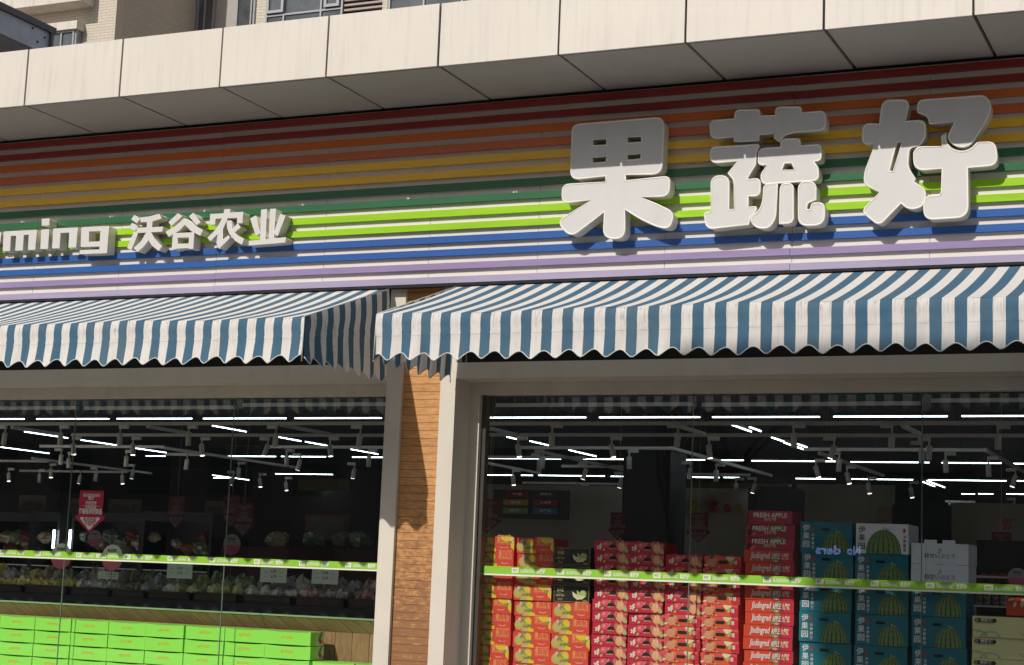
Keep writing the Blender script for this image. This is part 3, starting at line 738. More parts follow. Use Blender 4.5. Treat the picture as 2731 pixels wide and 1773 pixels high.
def art_pom(kind, seed):
    def f(m, X, Z, y):
        e = .0005; rn = random.Random(seed)
        if kind == 1:
            m.poly([(X(.0), Z(.01)), (X(.34), Z(.01)), (X(.36), Z(.99)), (X(.0), Z(.99))], y-.2*e, KI['mag'])
            pal = ['brn', 'brn', 'lgr', 'grn', 'pnk', 'dred', 'brn', 'sal']
            for _ in range(46): m.disc(X(rn.uniform(.38, .97)), y-e*(.4+_*.05), Z(rn.uniform(.12, .90)), rn.uniform(.008, .022), rn.uniform(.005, .011), KI[rn.choice(pal)], n=7, rot=rn.uniform(0, 3), wob=.2)
            m.quad([(X(.36), y-3*e, Z(.02)), (X(.72), y-3*e, Z(.02)), (X(.70), y-3*e, Z(.28)), (X(.40), y-3*e, Z(.30))], KI['mag'])
            m.disc(X(.35), y-3.4*e, Z(.66), .030, .026, KI['pnk'], n=14); m.disc(X(.33), y-3.7*e, Z(.72), .012, .010, KI['sal'], n=10)
            m.disc(X(.80), y-3.6*e, Z(.46), .034, .036, KI['sal'], n=14, wob=.06); m.disc(X(.80), y-3.9*e, Z(.44), .026, .028, KI['ora'], n=14, wob=.1)
            m.text('石榴', X(.80), y-4.3*e, Z(.50), .030, KI['crm'], width=.042, bold=.02); m.text('甜石榴', X(.80), y-4.3*e, Z(.25), .022, KI['crm'], width=.04, bold=.0)
            for a in range(5): m.disc(X(.15)+.014*math.cos(a*1.3), y-4*e, Z(.42)+.012*math.sin(a*1.3), .010, .006, KI['wht'], n=8, rot=a*1.3)
            m.disc(X(.19), y-4.2*e, Z(.58), .010, .017, KI['crm'], n=9, rot=-.3)
            m.disc(X(.285), y-4*e, Z(.20), .012, .009, KI['lgr'], n=8, rot=.7); m.disc(X(.94), y-4*e, Z(.2), .016, .02, KI['lgr'], n=8, rot=.7); m.disc(X(.93), y-4*e, Z(.72), .018, .012, KI['pnk'], n=8)
        else:
            for _ in range(26): m.disc(X(rn.uniform(.02, .36)), y-e*(.4+_*.06), Z(rn.uniform(.1, .9)), rn.uniform(.008, .02), rn.uniform(.005, .011), KI[rn.choice(['sal', 'pnk', 'brn', 'mag', 'ora', 'dred', 'crm'])], n=7, rot=rn.uniform(0, 3), wob=.2)
            m.disc(X(.20), y-3*e, Z(.42), .036, .030, KI['sal'], n=14, wob=.08)
            m.text('石榴', X(.19), y-4.3*e, Z(.50), .030, KI['gold'], width=.046, bold=.02); m.text('软籽石榴', X(.19), y-4.3*e, Z(.27), .022, KI['gold'], width=.05, bold=.0)
            m.disc(X(.05), y-3.4*e, Z(.22), .014, .008, KI['crm'], n=8, rot=.4); m.disc(X(.055), y-3.4*e, Z(.76), .02, .02, KI['pnk'], n=10); m.disc(X(.05), y-3.8*e, Z(.78), .013, .013, KI['org2'], n=10)
            m.poly([(X(.40), Z(.75)), (X(.60), Z(.78)), (X(.60), Z(.97)), (X(.44), Z(.97))], y-e, KI['pnk'])
            m.poly([(X(.59), Z(.97)), (X(.66), Z(.97)), (X(.84), Z(.92)), (X(.76), Z(.62)), (X(.68), Z(.56)), (X(.60), Z(.80))], y-3*e, KI['crm'])
            m.disc(X(.75), y-3.4*e, Z(.52), .012, .02, KI['lgr'], n=9, rot=-.3)
            m.disc(X(.88), y-3.2*e, Z(.40), .038, .036, KI['mag'], n=14, wob=.05); m.quad([(X(.81), y-3.8*e, Z(.32)), (X(.90), y-3.8*e, Z(.32)), (X(.90), y-3.8*e, Z(.66)), (X(.81), y-3.8*e, Z(.66))], KI['sal'])
            m.text('榴', X(.855), y-4.4*e, Z(.40), .026, KI['wht'], width=.020, bold=.02)
            m.disc(X(.40), y-3*e, Z(.08), .010, .007, KI['lgr'], n=8)
            m.disc(X(.94), y-2.6*e, Z(.85), .014, .012, KI['pnk'], n=8)
    return f
def art_fresh(m, X, Z, y):
    m.text('FRESH APPLE', X(.50), y, Z(.50), .048, KI['wht'], width=.255, bold=.02)
    m.text('贵岁红苹果', X(.50), y, Z(.25), .026, KI['crm'], width=.09, bold=.01)
def art_fresh2(m, X, Z, y):
    e = .0006; rn = random.Random(4)
    for _ in range(14): m.disc(X(rn.uniform(.03, .22)), y, Z(rn.uniform(.15, .95)), rn.uniform(.012, .03), rn.uniform(.006, .015), KI[rn.choice(['dred', 'grn', 'dred', 'pnk'])], n=8, rot=rn.uniform(0, 3))
    for _ in range(8): m.disc(X(rn.uniform(.5, .85)), y, Z(rn.uniform(.5, .97)), rn.uniform(.02, .04), rn.uniform(.005, .009), KI['grn'], n=8, rot=rn.uniform(-.8, .2))
    m.text('FRESH APPLE', X(.48), y-2*e, Z(.50), .046, KI['wht'], width=.255, bold=.02)
    m.text('贵岁红苹果', X(.50), y-2*e, Z(.25), .026, KI['crm'], width=.09, bold=.01)
def art_jiu(m, X, Z, y):
    e = .0006
    m.quad([(X(.55), y, Z(.015)), (X(.998), y, Z(.015)), (X(.998), y, Z(.985)), (X(.62), y, Z(.985))], KI['mag'])
    m.disc(X(.66), y-e, Z(.25), .05, .03, KI['dred'], n=12); m.disc(X(.65), y-1.5*e, Z(.14), .022, .009, KI['sal'], n=9, wob=.2)
    m.disc(X(.67), y-1.6*e, Z(.85), .018, .014, KI['grn'], n=9); m.disc(X(.60), y-1.6*e, Z(.28), .03, .012, KI['grn'], n=8, rot=.4)
    m.text('Jiudingred', X(.13), y-2*e, Z(.34), .066, KI['wht'], align='L', width=.152, bold=.018, shear=.22)
    m.text('APPLE', X(.565), y-2*e, Z(.32), .056, KI['wht'], align='L', width=.064, bold=.02, shear=.15)
    m.text('九霞红', X(.755), y-2*e, Z(.33), .048, KI['crm'], align='L', width=.062, bold=.03, shear=.2)
def melon(m, cx, z0, y, rw, hh, n=8):
    e = .0005
    P = [(cx+rw*math.cos(R(a)), z0+hh*math.sin(R(a))**.92) for a in range(0, 181, 10)]
    m.poly(P, y, KI['mgr'])
    rn = random.Random(5)
    for k in range(n):
        q = -1+2*(k+.5)/n; ph_ = rn.uniform(0, 6)
        L_ = []; R_ = []
        for j in range(11):
            t = j/10; z = z0+hh*math.cos(t*math.pi/2*.98) if False else z0+hh*t
            ww = rw*math.sqrt(max(0, 1-t**2.15)); x = cx+ww*math.sin(q*1.45)
            wd = (.0050+.0030*math.sin(j*2.3+ph_))*(1-t*.7)*math.cos(q*1.2)
            L_.append((x-wd, z)); R_.append((x+wd, z))
        for j in range(10): m.quad([(L_[j][0], y-e, L_[j][1]), (R_[j][0], y-e, R_[j][1]), (R_[j+1][0], y-e, R_[j+1][1]), (L_[j+1][0], y-e, L_[j+1][1])], KI['mdk'])
def strokes(m, P, wd, y, k):
    for a, b in zip(P[:-1], P[1:]):
        d = Vector((b[0]-a[0], b[1]-a[1])); q = Vector((-d.y, d.x)).normalized()*wd
        m.quad([(a[0]-q.x, y, a[1]-q.y), (b[0]-q.x*.7, y, b[1]-q.y*.7), (b[0]+q.x*.7, y, b[1]+q.y*.7), (a[0]+q.x, y, a[1]+q.y)], KI[k])
def art_melon(white):
    def f(m, X, Z, y):
        e = .0005; ink = 'blk' if white else 'wht'
        for i, ch in enumerate('伊果园'): m.text(ch, X(.115), y-e, Z(.70-.27*i), .053, KI[ink], width=.050, bold=.012)
        sx, sz = (.92, .78) if white else (.235, .77)
        m.disc(X(sx), y-e, Z(sz), .009, .018, KI['mag'], n=12)
        for i, ch in enumerate('冰糖麒麟'): m.text(ch, X(sx+.01), y-e, Z(sz-.25-.14*i), .025, KI[ink], width=.021, bold=.01)
        if white:
            melon(m, X(.53), Z(.005), y-e, .128, .172, 9); cx = X(.53)
            strokes(m, [(cx, Z(.70)), (cx-.002, Z(.90))], .004, y-3*e, 'grn'); strokes(m, [(cx+.012, Z(.86)), (cx+.022, Z(.80)), (cx+.035, Z(.79)), (cx+.048, Z(.83))], .004, y-3*e, 'grn')
        else:
            melon(m, X(.68), Z(.005), y-e, .098, .145, 8); cx = X(.69)
            strokes(m, [(cx-.002, Z(.57)), (cx, Z(.72)), (cx+.022, Z(.66)), (cx+.034, Z(.645))], .003, y-3*e, 'lgr')
    return f
def art_grape(m, X, Z, y):
    e = .0005
    m.text('超甘いぶどう', X(.50), y-e, Z(.32), .036, KI['blk'], width=.215, bold=.006)
    rn = random.Random(2)
    for _ in range(14): m.disc(X(.50)+rn.uniform(-.012, .012), y-e*(1+_*.1), Z(.62)+rn.uniform(-.014, .016), .005, .005, KI[rn.choice(['ol', 'lgr', 'grn'])], n=8)
    for u in (.19, .26): m.quad([(X(u), y-e, Z(.02)), (X(u)+.0016, y-e, Z(.02)), (X(u)+.0016, y-e, Z(.98)), (X(u), y-e, Z(.98))], KI['blk'])
    m.disc(X(.29), y-e, Z(.58), .0025, .003, KI['blk'], n=6)
def art_yellow(m, X, Z, y):
    e = .0005; w = .46
    m.poly([(X(.05), Z(.70)), (X(.03), Z(.80)), (X(.05), Z(.90)), (X(.34), Z(.90)), (X(.37), Z(.80)), (X(.34), Z(.70))], y-2*e, KI['blk'])
    m.disc(X(.07), y-2.5*e, Z(.80), .012, .012, KI['brn'], n=12)
    m.text('林師傅', X(.22), y-3*e, Z(.745), .03, KI['wht'], width=.088, bold=.02)
    m.text('LINSHIFU', X(.20), y-e, Z(.63), .010, KI['blk'], width=.125, space=1)
    for cx, cz, r0_, r1 in ((.27, .02, .072, .052), (.05, .02, .085, .065)):
        for k in range(12):
            a0, a1 = R(15*k), R(15*k+15)
            m.quad([(X(cx)+r0_*math.cos(a0), y-e, Z(cz)+r0_*.6*math.sin(a0)), (X(cx)+r0_*math.cos(a1), y-e, Z(cz)+r0_*.6*math.sin(a1)), (X(cx)+r1*math.cos(a1), y-e, Z(cz)+r1*.6*math.sin(a1)), (X(cx)+r1*math.cos(a0), y-e, Z(cz)+r1*.6*math.sin(a0))] if k < 12 and X(cx)+r0_*math.cos(a1) > X(0) else [(X(.01), y-e, Z(.02)), (X(.02), y-e, Z(.02)), (X(.02), y-e, Z(.04))], KI['ol'])
    strokes(m, [(X(.22), Z(.48)), (X(.30), Z(.42)), (X(.37), Z(.40))], .0016, y-e, 'ol')
    for i, ch in enumerate('白香蜜'): m.text(ch, X(.80), y-2*e, Z(.72-.24*i), .024, KI['brn'], width=.02, bold=.01)
    m.poly([(X(.68), Z(.34)), (X(.76), Z(.12)), (X(.88), Z(.05)), (X(.998), Z(.08)), (X(.998), Z(.26)), (X(.82), Z(.24))], y-e, KI['lgr'])
    m.poly([(X(.70), Z(.30)), (X(.78), Z(.14)), (X(.88), Z(.09)), (X(.998), Z(.13)), (X(.998), Z(.20)), (X(.82), Z(.22))], y-1.6*e, KI['crm'])
    m.quad([(X(.06), y-e, Z(.24)), (X(.15), y-e, Z(.24)), (X(.15), y-e, Z(.26)), (X(.06), y-e, Z(.26))], KI['brn'])

body = dict(ora=mat('carton_red_orange', (.74, .065, .04), .5, .05, 4), blk=mat('carton_black', (.018, .02, .018), .35, .1), pom=mat('carton_crimson', (.52, .02, .05), .5, .06), pom2=mat('carton_vermilion', (.78, .10, .03), .5, .05),
    fr=mat('carton_ruby', (.42, .012, .045), .5, .05), jiu=mat('carton_scarlet', (.66, .06, .02), .45, .05), teal=mat('carton_teal', (.006, .17, .215), .45, .05), wm=mat('carton_white', (.80, .80, .82), .5, .03), wh=mat('carton_pale', (.76, .78, .82), .5, .04), yel=K['pale'])
H = lambda x, y, dy: zpitch(x, y, dy)
hO = H(1400, 1600, 41.9); hB = H(1530, 1600, 50); hP = H(1700, 1600, 31.6); hJ = H(2050, 1620, 33.4); hF = H(2050, 1400, 36); hM = H(2200, 1600, 80.8); hG = H(2510, 1500, 56.5); hY = H(2650, 1700, 56.8)
d0 = .30
P_ = {}
P_['o1'] = carton('fruit_carton', 'x', 'fruit carton', .318, hO, d0, body['ora'], art_orange(1), mats=KM)
P_['o2'] = carton('fruit_carton', 'x', 'fruit carton', .318, hO, d0, body['ora'], art_orange(2), mats=KM)
P_['b'] = carton('fruit_carton', 'x', 'fruit carton', .312, hB, d0, body['blk'], art_black, mats=KM)
for k in (1, 2, 3): P_['p%d' % k] = carton('fruit_carton', 'x', 'fruit carton', .284, hP, d0, body['pom'], art_pom(1, 10), hole=(.51, .52, .037, .012), mats=KM, flaps=[(.2, .33, .008), (.68, .82, .008)] if k == 3 else None)
for k in (1, 2): P_['q%d' % k] = carton('fruit_carton', 'x', 'fruit carton', .284, hP, d0, body['pom2'], art_pom(2, 20), hole=(.51, .50, .037, .012), mats=KM, flaps=[(.25, .4, .008), (.68, .82, .008)] if k == 2 else None)
P_['f1'] = carton('fruit_carton', 'x', 'fruit carton', .335, hF, d0, body['fr'], art_fresh, mats=KM)
P_['f2'] = carton('fruit_carton', 'x', 'fruit carton', .372, hF*.97, d0, body['fr'], art_fresh2, mats=KM)
P_['j'] = carton('fruit_carton', 'x', 'fruit carton', .372, hJ, d0, body['jiu'], art_jiu, mats=KM)
P_['m'] = carton('fruit_carton', 'x', 'fruit carton', .382, hM, .34, body['teal'], art_melon(False), hole=(.48, .745, .034, .010), mats=KM)
P_['w'] = carton('fruit_carton', 'x', 'fruit carton', .382, hM, .34, body['wm'], art_melon(True), mats=KM)
P_['g'] = carton('fruit_carton', 'x', 'fruit carton', .405, hG, .34, body['wh'], art_grape, mats=KM, flaps=[(.23, .45, .024), (.55, .77, .024)])
P_['y'] = carton('fruit_carton', 'x', 'fruit carton', .46, hY, .34, body['yel'], art_yellow, mats=KM, hole=None)
used = set()
ORD = ['topmost', 'second from top', 'third from top', 'fourth from top', 'fifth from top', 'sixth from top', 'seventh from top', 'eighth from top', 'ninth from top', 'tenth from top', 'eleventh from top', 'twelfth from top', 'thirteenth from top', 'lowest']
DESC = dict(o1='orange carton', o2='orange carton with fruit at both ends', b='black melon carton with gold border', p1='crimson pomegranate carton', p2='crimson pomegranate carton', p3='flapped crimson pomegranate carton',
    q1='vermilion pomegranate carton', q2='flapped vermilion pomegranate carton', f1='ruby fresh apple carton without picture', f2='ruby fresh apple carton with leaves', j='scarlet apple carton with slanted lettering', m='teal watermelon carton', w='white watermelon carton', g='white grape carton with two flaps', y='pale yellow melon carton')
crn = random.Random(11)
BZ = .80
def stack(x0, x1, seq, ytop, where, xcentre_px, rows_h=None):
    X = (AY(x0, 1680, YC).x+AY(x1, 1680, YC).x)/2
    z = AY(xcentre_px, ytop, YC).z
    for i, k in enumerate(seq):
        p = P_[k]; h = {'o': hO, 'b': hB, 'p': hP, 'q': hP, 'f': hF if k == 'f1' else hF*.97, 'j': hJ, 'm': hM, 'w': hM, 'g': hG, 'y': hY}[k[0]]
        z -= h
        if z < BZ-.2: break
        loc = (X+crn.uniform(-.008, .008), YC+crn.uniform(-.012, .008), z)
        lab = f'{DESC[k]}, {ORD[min(i, 13)]} of {where}'
        gr = {'o': 'orange cartons', 'b': 'black melon cartons', 'p': 'pomegranate cartons', 'q': 'pomegranate cartons', 'f': 'fresh apple cartons', 'j': 'scarlet apple cartons', 'm': 'watermelon cartons', 'w': 'watermelon cartons', 'g': 'grape cartons', 'y': 'yellow melon cartons'}[k[0]]
        rot = (0, 0, crn.uniform(-.03, .03))
        if k not in used: used.add(k); p.location = loc; p.rotation_euler = rot; p['label'] = lab; p['group'] = gr
        else: dup(p, loc, lab, gr, rot)
    return z
zs = []
zs.append(stack(1265, 1362, ['o2', 'o1', 'o1', 'o1', 'o2', 'o1', 'o1', 'o2', 'o1', 'o1', 'o2', 'o1'], 1429.5, 'the stack by the pier', 1313))
zs.append(stack(1368, 1470, ['o2', 'o1', 'o1', 'o2', 'o1', 'o2', 'o1', 'o1', 'o2', 'o1', 'o1'], 1434.5, 'the second stack', 1420))
zs.append(stack(1471, 1573, ['b', 'b', 'b', 'o1', 'o1', 'o2', 'o1', 'o2', 'o1', 'o1'], 1458.5, 'the third stack', 1522))
zs.append(stack(1579, 1673, ['p3']+['p1']*13, 1441.5, 'the fourth stack', 1627))
zs.append(stack(1674, 1769, ['p3']+['p1']*13, 1445.5, 'the fifth stack', 1722))
zs.append(stack(1772, 1867, ['p3', 'p1', 'p1', 'p1', 'p1']+['q1']*8, 1479.5, 'the sixth stack', 1823))
zs.append(stack(1871, 1971, ['q2']+['q1']*12, 1483.0, 'the seventh stack', 1922))
zs.append(stack(1975, 2123, ['f1', 'f2', 'f2']+['j']*11, 1361.5, 'the tall apple stack', 2050))
zs.append(stack(2131, 2272, ['m']*7, 1391.5, 'the stack beside the apples', 2200))
zs.append(stack(2279, 2420, ['w']+['m']*6, 1396.5, 'the middle watermelon stack', 2355))
zs.append(stack(2430, 2576, ['g', 'g', 'm', 'm', 'm', 'm'], 1449.0, 'the right watermelon stack', 2508))
zs.append(stack(2577, 2790, ['y']*7, 1645.0, 'the stack at the right edge', 2680))
for k in list(P_):
    if k not in used:
        for c in list(P_[k].children): D.objects.remove(c)
        D.objects.remove(P_[k])
# low bench that carries the stacks
bz = min(zs)
bench = thing('display_bench', (-3.6, YC, 0), 'low dark bench carrying the fruit carton stacks', 'bench')
M_bench = mat('bench_board', (.10, .07, .05), .6, .1)
m = MB(); m.box(-5.9, -1.5, YC-.03, YC+.45, bz-.04, bz-.002); m.build('bench_top', M_bench, bench)
for x in (-5.85, -4.4, -3.0, -1.6):
    m = MB(); m.box(x-.03, x+.03, YC+.0, YC+.4, 0.02, bz-.041); m.build('bench_leg', M_bench, bench)

# ================================================================== INTERIOR LIGHTS
ZTU, ZRA = 3.35, 3.10
TUBES = [(-14,1117.5,64,1117),(96,1117,292,1117),(312,1116.5,512,1116),(542,1116,764,1115.5),(785,1115,1019,1115),
 (1307,1113.5,1563,1113),(1598,1113,1867,1112.5),(1899,1112,2187,1112),(2223,1111,2527,1110),(2565,1109.5,2790,1109),
 (608,1216.5,734,1217),(750,1217,869,1218),(940,1219,1021,1219.5),(391,1216,439,1216),
 (1298,1222.5,1494,1223),(1551,1224,1664,1224.5),(1811,1226,1879,1226),(1908,1227,1983,1227.5),(2006,1229,2227,1230),(2267,1231,2480,1234),(2510,1233,2672,1236),(2700,1236,2790,1237),
 (1296,1266.5,1365,1267),(1391,1267.5,1420,1267.5),(1439,1268,1610,1269),(1629,1270,1663,1270.5),(1782,1271,1812,1272),(1834,1272.5,1918,1273),(1930,1273,1972,1273.5),
 (2123,1276,2227,1277),(2272,1277.5,2434,1279),(2476,1280,2683,1282),(2712,1282,2760,1283),
 (736,1263.5,886,1265),(2565,1317,2600,1317.5),(2610,1317,2648,1317),(2685,1317.5,2760,1318),
 (54,1151,192,1168),(211,1173,315,1187),(0,1192,134,1209),(366,1195,439,1207),(561,1135,662,1151),(742,1165,801,1176),(817,1178,874,1189),(923,1198,1021,1211),(820,1297,896,1307),(559,1267,672,1280),(560,1273,620,1276),
 (1353,1165,1377,1171),(1406,1176,1485,1191),(1506,1200,1601,1217),(1951,1132,2002,1151),(2003,1139,2026,1150),(2049,1166,2100,1178),(2092,1180,2147,1200),(2121,1180,2147,1193),(2451,1284,2500,1297),(2470,1282,2522,1300)]
tproto = None
for i, (x0, y0, x1, y1) in enumerate(TUBES):
    a, b = AZ(x0, y0, ZTU), AZ(x1, y1, ZTU)
    if abs(b.x-a.x) > 1.0 or abs(b.x-a.x) > abs(b.y-a.y): b.y = a.y = (a.y+b.y)/2
    else: b.x = a.x = (a.x+b.x)/2
    L_ = (b-a).length; c = (a+b)/2
    loc = 'left' if x0 < 1100 else 'right'
    t = thing('tube_light', c, 'lit white ceiling tube seen through the %s window' % loc, 'tube light', 'ceiling tubes behind the %s window' % loc)
    m = MB(); m.bar(a, b, .010, .010, 0); o = m.build('tube', M_tube, t)
    m = MB(); m.bar(a+Vector((0, 0, .022)), b+Vector((0, 0, .022)), .045, .024); m.build('batten', M_ceil, t)
# rails and their spot lamps
RAILS = [(-20,1131,1026,1128),(1300,1128.5,2745,1129),(200,1160.5,1021,1159.5),(1300,1160,2745,1160.5),(110,1190,436,1191),(720,1192,1021,1192),(1388,1194.5,1785,1194),(2147,1199,2622,1199),
         (0,1229,130,1230),(60,1256,330,1258),(440,1211,540,1212),(1300,1219,1560,1220),(1500,1243,1664,1244),(1400,1288,1670,1290),(2000,1293,2110,1294),(2522,1337,2600,1338),(1785,1264,2000,1266),
         (0,1139,190,1158),(700,1133,930,1158),(380,1137,520,1156),(436,1191,620,1224),(90,1222,400,1262),(1785,1194,2060,1268),(2622,1199,2745,1263),(1300,1142,1377,1158),(1296,1232,1430,1262),(1460,1206,1664,1255),(2180,1208,2360,1268),(1790,1130,1880,1157),(500,1202,780,1246),(2380,1135,2480,1158)]
for i, (x0, y0, x1, y1) in enumerate(RAILS):
    a, b = AZ(x0, y0, ZRA), AZ(x1, y1, ZRA)
    if abs(y1-y0) < 5: b.y = a.y = (a.y+b.y)/2
    else: b.x = a.x = (a.x+b.x)/2
    c = (a+b)/2; loc = 'left' if x0 < 1100 else 'right'; dirn = 'along the shop front' if abs(y1-y0) < 5 else 'running into the shop'
    t = thing('lighting_rail', c, 'white lighting rail %s behind the %s window' % (dirn, loc), 'lighting rail', 'lighting rails %s behind the %s window' % (dirn, loc))
    m = MB(); m.bar(a, b, .035, .032); m.build('rail', M_track, t)
    m = MB()
    for f in (.12, .88):
        p = a.lerp(b, f); m.tube([p+Vector((0, 0, .015)), (p.x, p.y, 3.76)], .0022, 5)
    m.build('drop_rod', M_ceil, t)
def spot(x, y, tilt, turn, lit, k=1.0):
    p = AZ(x, y, ZRA-.032*k)
    t = thing('track_spot', p, 'small white spot lamp hanging from a lighting rail behind the %s window' % ('left' if x < 1100 else 'right'), 'spot lamp', 'spot lamps behind the %s window' % ('left' if x < 1100 else 'right'))
    sg = 1 if turn > 0 else -1
    m = MB(); m.box(p.x-.055, p.x+.055, p.y-.018, p.y+.018, p.z-.016, p.z+.018); m.build('adapter', M_track, t)
    j = p+Vector((sg*.045, 0, -.016)); e = j+Vector((0, 0, -.055))
    m = MB(); m.tube([j, e], .009, 8); m.build('stem', M_track, t)
    d = Vector((math.sin(tilt)*-sg, math.cos(turn)*math.sin(tilt)*-.5, -math.cos(tilt))).normalized()
    h0 = e-d*.01; h1 = e+d*.118
    m = MB(); m.tube([h0, h0+d*.004, h1], [.026, .028, .028], 14); hd = m.build('lamp_head', M_track, t)
    m = MB(); m.tube([h1, h1+d*.002], .025, 14); m.build('lens', M_lens if lit else M_rail, hd)
SP = [(6,1140,0),(172,1140,0),(331,1140,0),(514,1140,0),(727,1140,0),(951,1140,0),(205,1170,1),(364,1170,1),(548,1171,1),(706,1171,1),(891,1171,1),(157,1200,0),(346,1205,0),(774,1202,0),(994,1202,0),(192,1210,0),(492,1213,0),(30,1252,1),(113,1255,0),(143,1240,1),(251,1250,0),(209,1258,1),(333,1258,1),(350,1242,1),(645,1236,0),(793,1214,1),(938,1238,1),(616,1260,1),(700,1266,1),(770,1276,1),
 (1485,1137,0),(1796,1137,0),(2130,1137,0),(2365,1137,0),(2676,1139,0),(1393,1170,1),(1643,1170,1),(1903,1171,1),(2212,1171,1),(2465,1172,0),(1439,1204,0),(1689,1204,0),(2227,1209,0),(2534,1211,0),(2648,1223,0),(1430,1214,0),(1554,1238,1),(1377,1256,1),(1831,1235,0),(1920,1241,0),(1650,1263,1),(2187,1229,1),(2270,1247,1),(2697,1254,1),(2445,1182,0),(1290,1302,1),(1350,1300,1),(1500,1304,1),(1530,1290,0),(1560,1294,0),(1642,1306,1),(1786,1310,1),(1925,1308,1),(1972,1278,1),(2005,1277,1),(2326,1276,1),(2132,1318,1),(2150,1316,0),(2355,1322,1),(2438,1288,1),(2540,1344,0),(2562,1346,0),(2645,1358,1),(2697,1332,1)]
srn = random.Random(5)
for i, (x, y, lit) in enumerate(SP):
    spot(x, y-1, srn.uniform(.0, .08) if not lit else srn.uniform(.12, .3), srn.choice((-1, 1)), lit)

# ================================================================== LEFT COUNTER, BASKETS, GREEN CARTONS
YG = .60
hG2 = (AY(116, 1650, YG)-AY(116, 1685.4, YG)).z
M_gc = mat('carton_fresh_green', (.33, .88, .10), .45, .04, 2)
M_gcd = mat('carton_edge_shadow_green', (.10, .30, .03), .6, .05)
gmats = [mat('print_amber', (.72, .50, .03), .5), K['wht'], K['grn'], K['mag']]
def green(side):
    w = .40 if not side else .452
    t = thing('green_carton', (0, 0, 0), 'x', 'gift carton', 'green gift cartons')
    m = MB(); n = 10; k = 0
    # slightly bowed lid edge along the front
    def bow(u): return -.009*math.sin(math.pi*u)**.7
    hh = hG2-.004
    for i in range(n):
        u0, u1 = i/n, (i+1)/n
        x0, x1 = -w/2+.0035+(w-.007)*u0, -w/2+.0035+(w-.007)*u1
        m.quad([(x0, 0, .002), (x1, 0, .002), (x1, 0, hh+bow(u1)), (x0, 0, hh+bow(u0))]); m.quad([(x0, 0, hh+bow(u0)), (x1, 0, hh+bow(u1)), (x1, .22, hh), (x0, .22, hh)], 0)
    m.quad([(w/2-.002, 0, .002), (w/2-.002, .22, .002), (w/2-.002, .22, hh), (w/2-.002, 0, hh+bow(1))]); m.quad([(-w/2+.002, .22, .002), (-w/2+.002, 0, .002), (-w/2+.002, 0, hh), (-w/2+.002, .22, hh)])
    m.quad([(w/2-.002, .22, .002), (-w/2+.002, .22, .002), (-w/2+.002, .22, hh), (w/2-.002, .22, hh)]); m.quad([(-w/2+.002, 0, .002), (-w/2+.002, .22, .002), (w/2-.002, .22, .002), (w/2-.002, 0, .002)])
    m.build('carton_body', M_gc, t)
    m = MB(); m.text('自然鲜果礼', 0, -.0008, hh*.48, .024, 0, width=.12, bold=.03); m.build('printed_front', gmats, t)
    if side:
        m = MB(); x = w/2-.001
        m.quad([(x, .10, .004), (x, .218, .004), (x, .218, hh-.003), (x, .13, hh-.003), (x, .09, hh*.6)], 1)
        def sd(cy, cz, ry, rz, k, rot=0, e=0): m.quad([(x+.0006+e, cy+ry*math.cos(a)*math.cos(rot)-rz*math.sin(a)*math.sin(rot), cz+ry*math.cos(a)*math.sin(rot)+rz*math.sin(a)*math.cos(rot)) for a in [2*math.pi*i/14 for i in range(14)]], k)
        sd(.155, hh*.68, .050, .020, 2, .9); sd(.160, hh*.32, .024, .020, 3, 0, .0006); sd(.205, hh*.20, .010, .012, 3, 0, .0006)
        m.build('printed_end', gmats, t)
    return t
gx = [-10.643, -10.239, -9.834, -9.437, -9.040, -8.629, -8.227, -7.834]
gp, gs = green(False), green(True)
ztop = 1.150; first = {0: True, 1: True}; grn_ = random.Random(9); lowz = 9
for r_ in range(6):
    z = ztop-hG2*(r_+1)
    if z < .45: break
    lowz = min(lowz, z)
    for c in range(-1, 8):
        e = 1 if c == 7 else 0
        xc = (gx[c]+.20) if c >= 0 else gx[0]-.20
        if e: xc = -7.834+.228
        loc = (xc+grn_.uniform(-.003, .003), YG+grn_.uniform(-.006, .006), z)
        lb = 'fresh green carton, %s row, %s column of the low green wall' % (['top', 'second', 'third', 'fourth', 'fifth', 'sixth'][r_], ['cut off', 'first', 'second', 'third', 'fourth', 'fifth', 'sixth', 'seventh', 'last'][c+1])
        p = gs if e else gp
        if first[e]: first[e] = False; p.location = loc; p['label'] = lb
        else: dup(p, loc, lb)
zz = AY(870, 1764, YG).z-hG2
for i in range(2): dup(gp, (-7.376+.205+i*.41, YG+.02, zz), ['green carton lying right of the low green wall', 'green carton beside the window jamb'][i])
pl = thing('plinth', (-9.2, YG, 0), 'grey plinth carrying the green gift cartons', 'plinth')
m = MB(); m.box(-11.3, -6.65, YG, YG+.4, .02, min(lowz, zz)-.003); m.build('plinth_body', M_rail, pl)

YCn = .90
zc1 = AY(997, 1655, YCn).z; zc0 = AY(997, 1690, YCn).z
ctr = thing('produce_counter', (-9, YCn, 0), 'timber fronted vegetable counter behind the left window', 'counter')
M_cp = plank_mat('counter_planks', 0, .165, (.42, .24, .10), (.20, .11, .05), 2, gap=.03)
M_cd = plank_mat('counter_diagonal_planks', 0, .15, (.36, .25, .10), (.17, .11, .05), 2, gap=.04, diag=1.15)
m = MB(); m.box(-14, -6.60, YCn+.04, YCn+.12, .02, zc0); m.build('vertical_planks', M_cp, ctr)
m = MB(); m.quad([(-14, YCn+.035, zc0), (-6.60, YCn+.035, zc0), (-6.60, YCn-.03, zc1), (-14, YCn-.03, zc1)]); m.box(-14, -6.6, YCn+.036, YCn+.1, zc0, zc1); m.build('diagonal_planks', M_cd, ctr)
m = MB(); m.box(-14, -6.60, YCn-.035, YCn-.01, zc1, zc1+.014); m.build('glass_lip', mat('green_glass_lip', (.30, .42, .22), .3), ctr)
zt0 = AY(997, 1625, YCn+.12).z
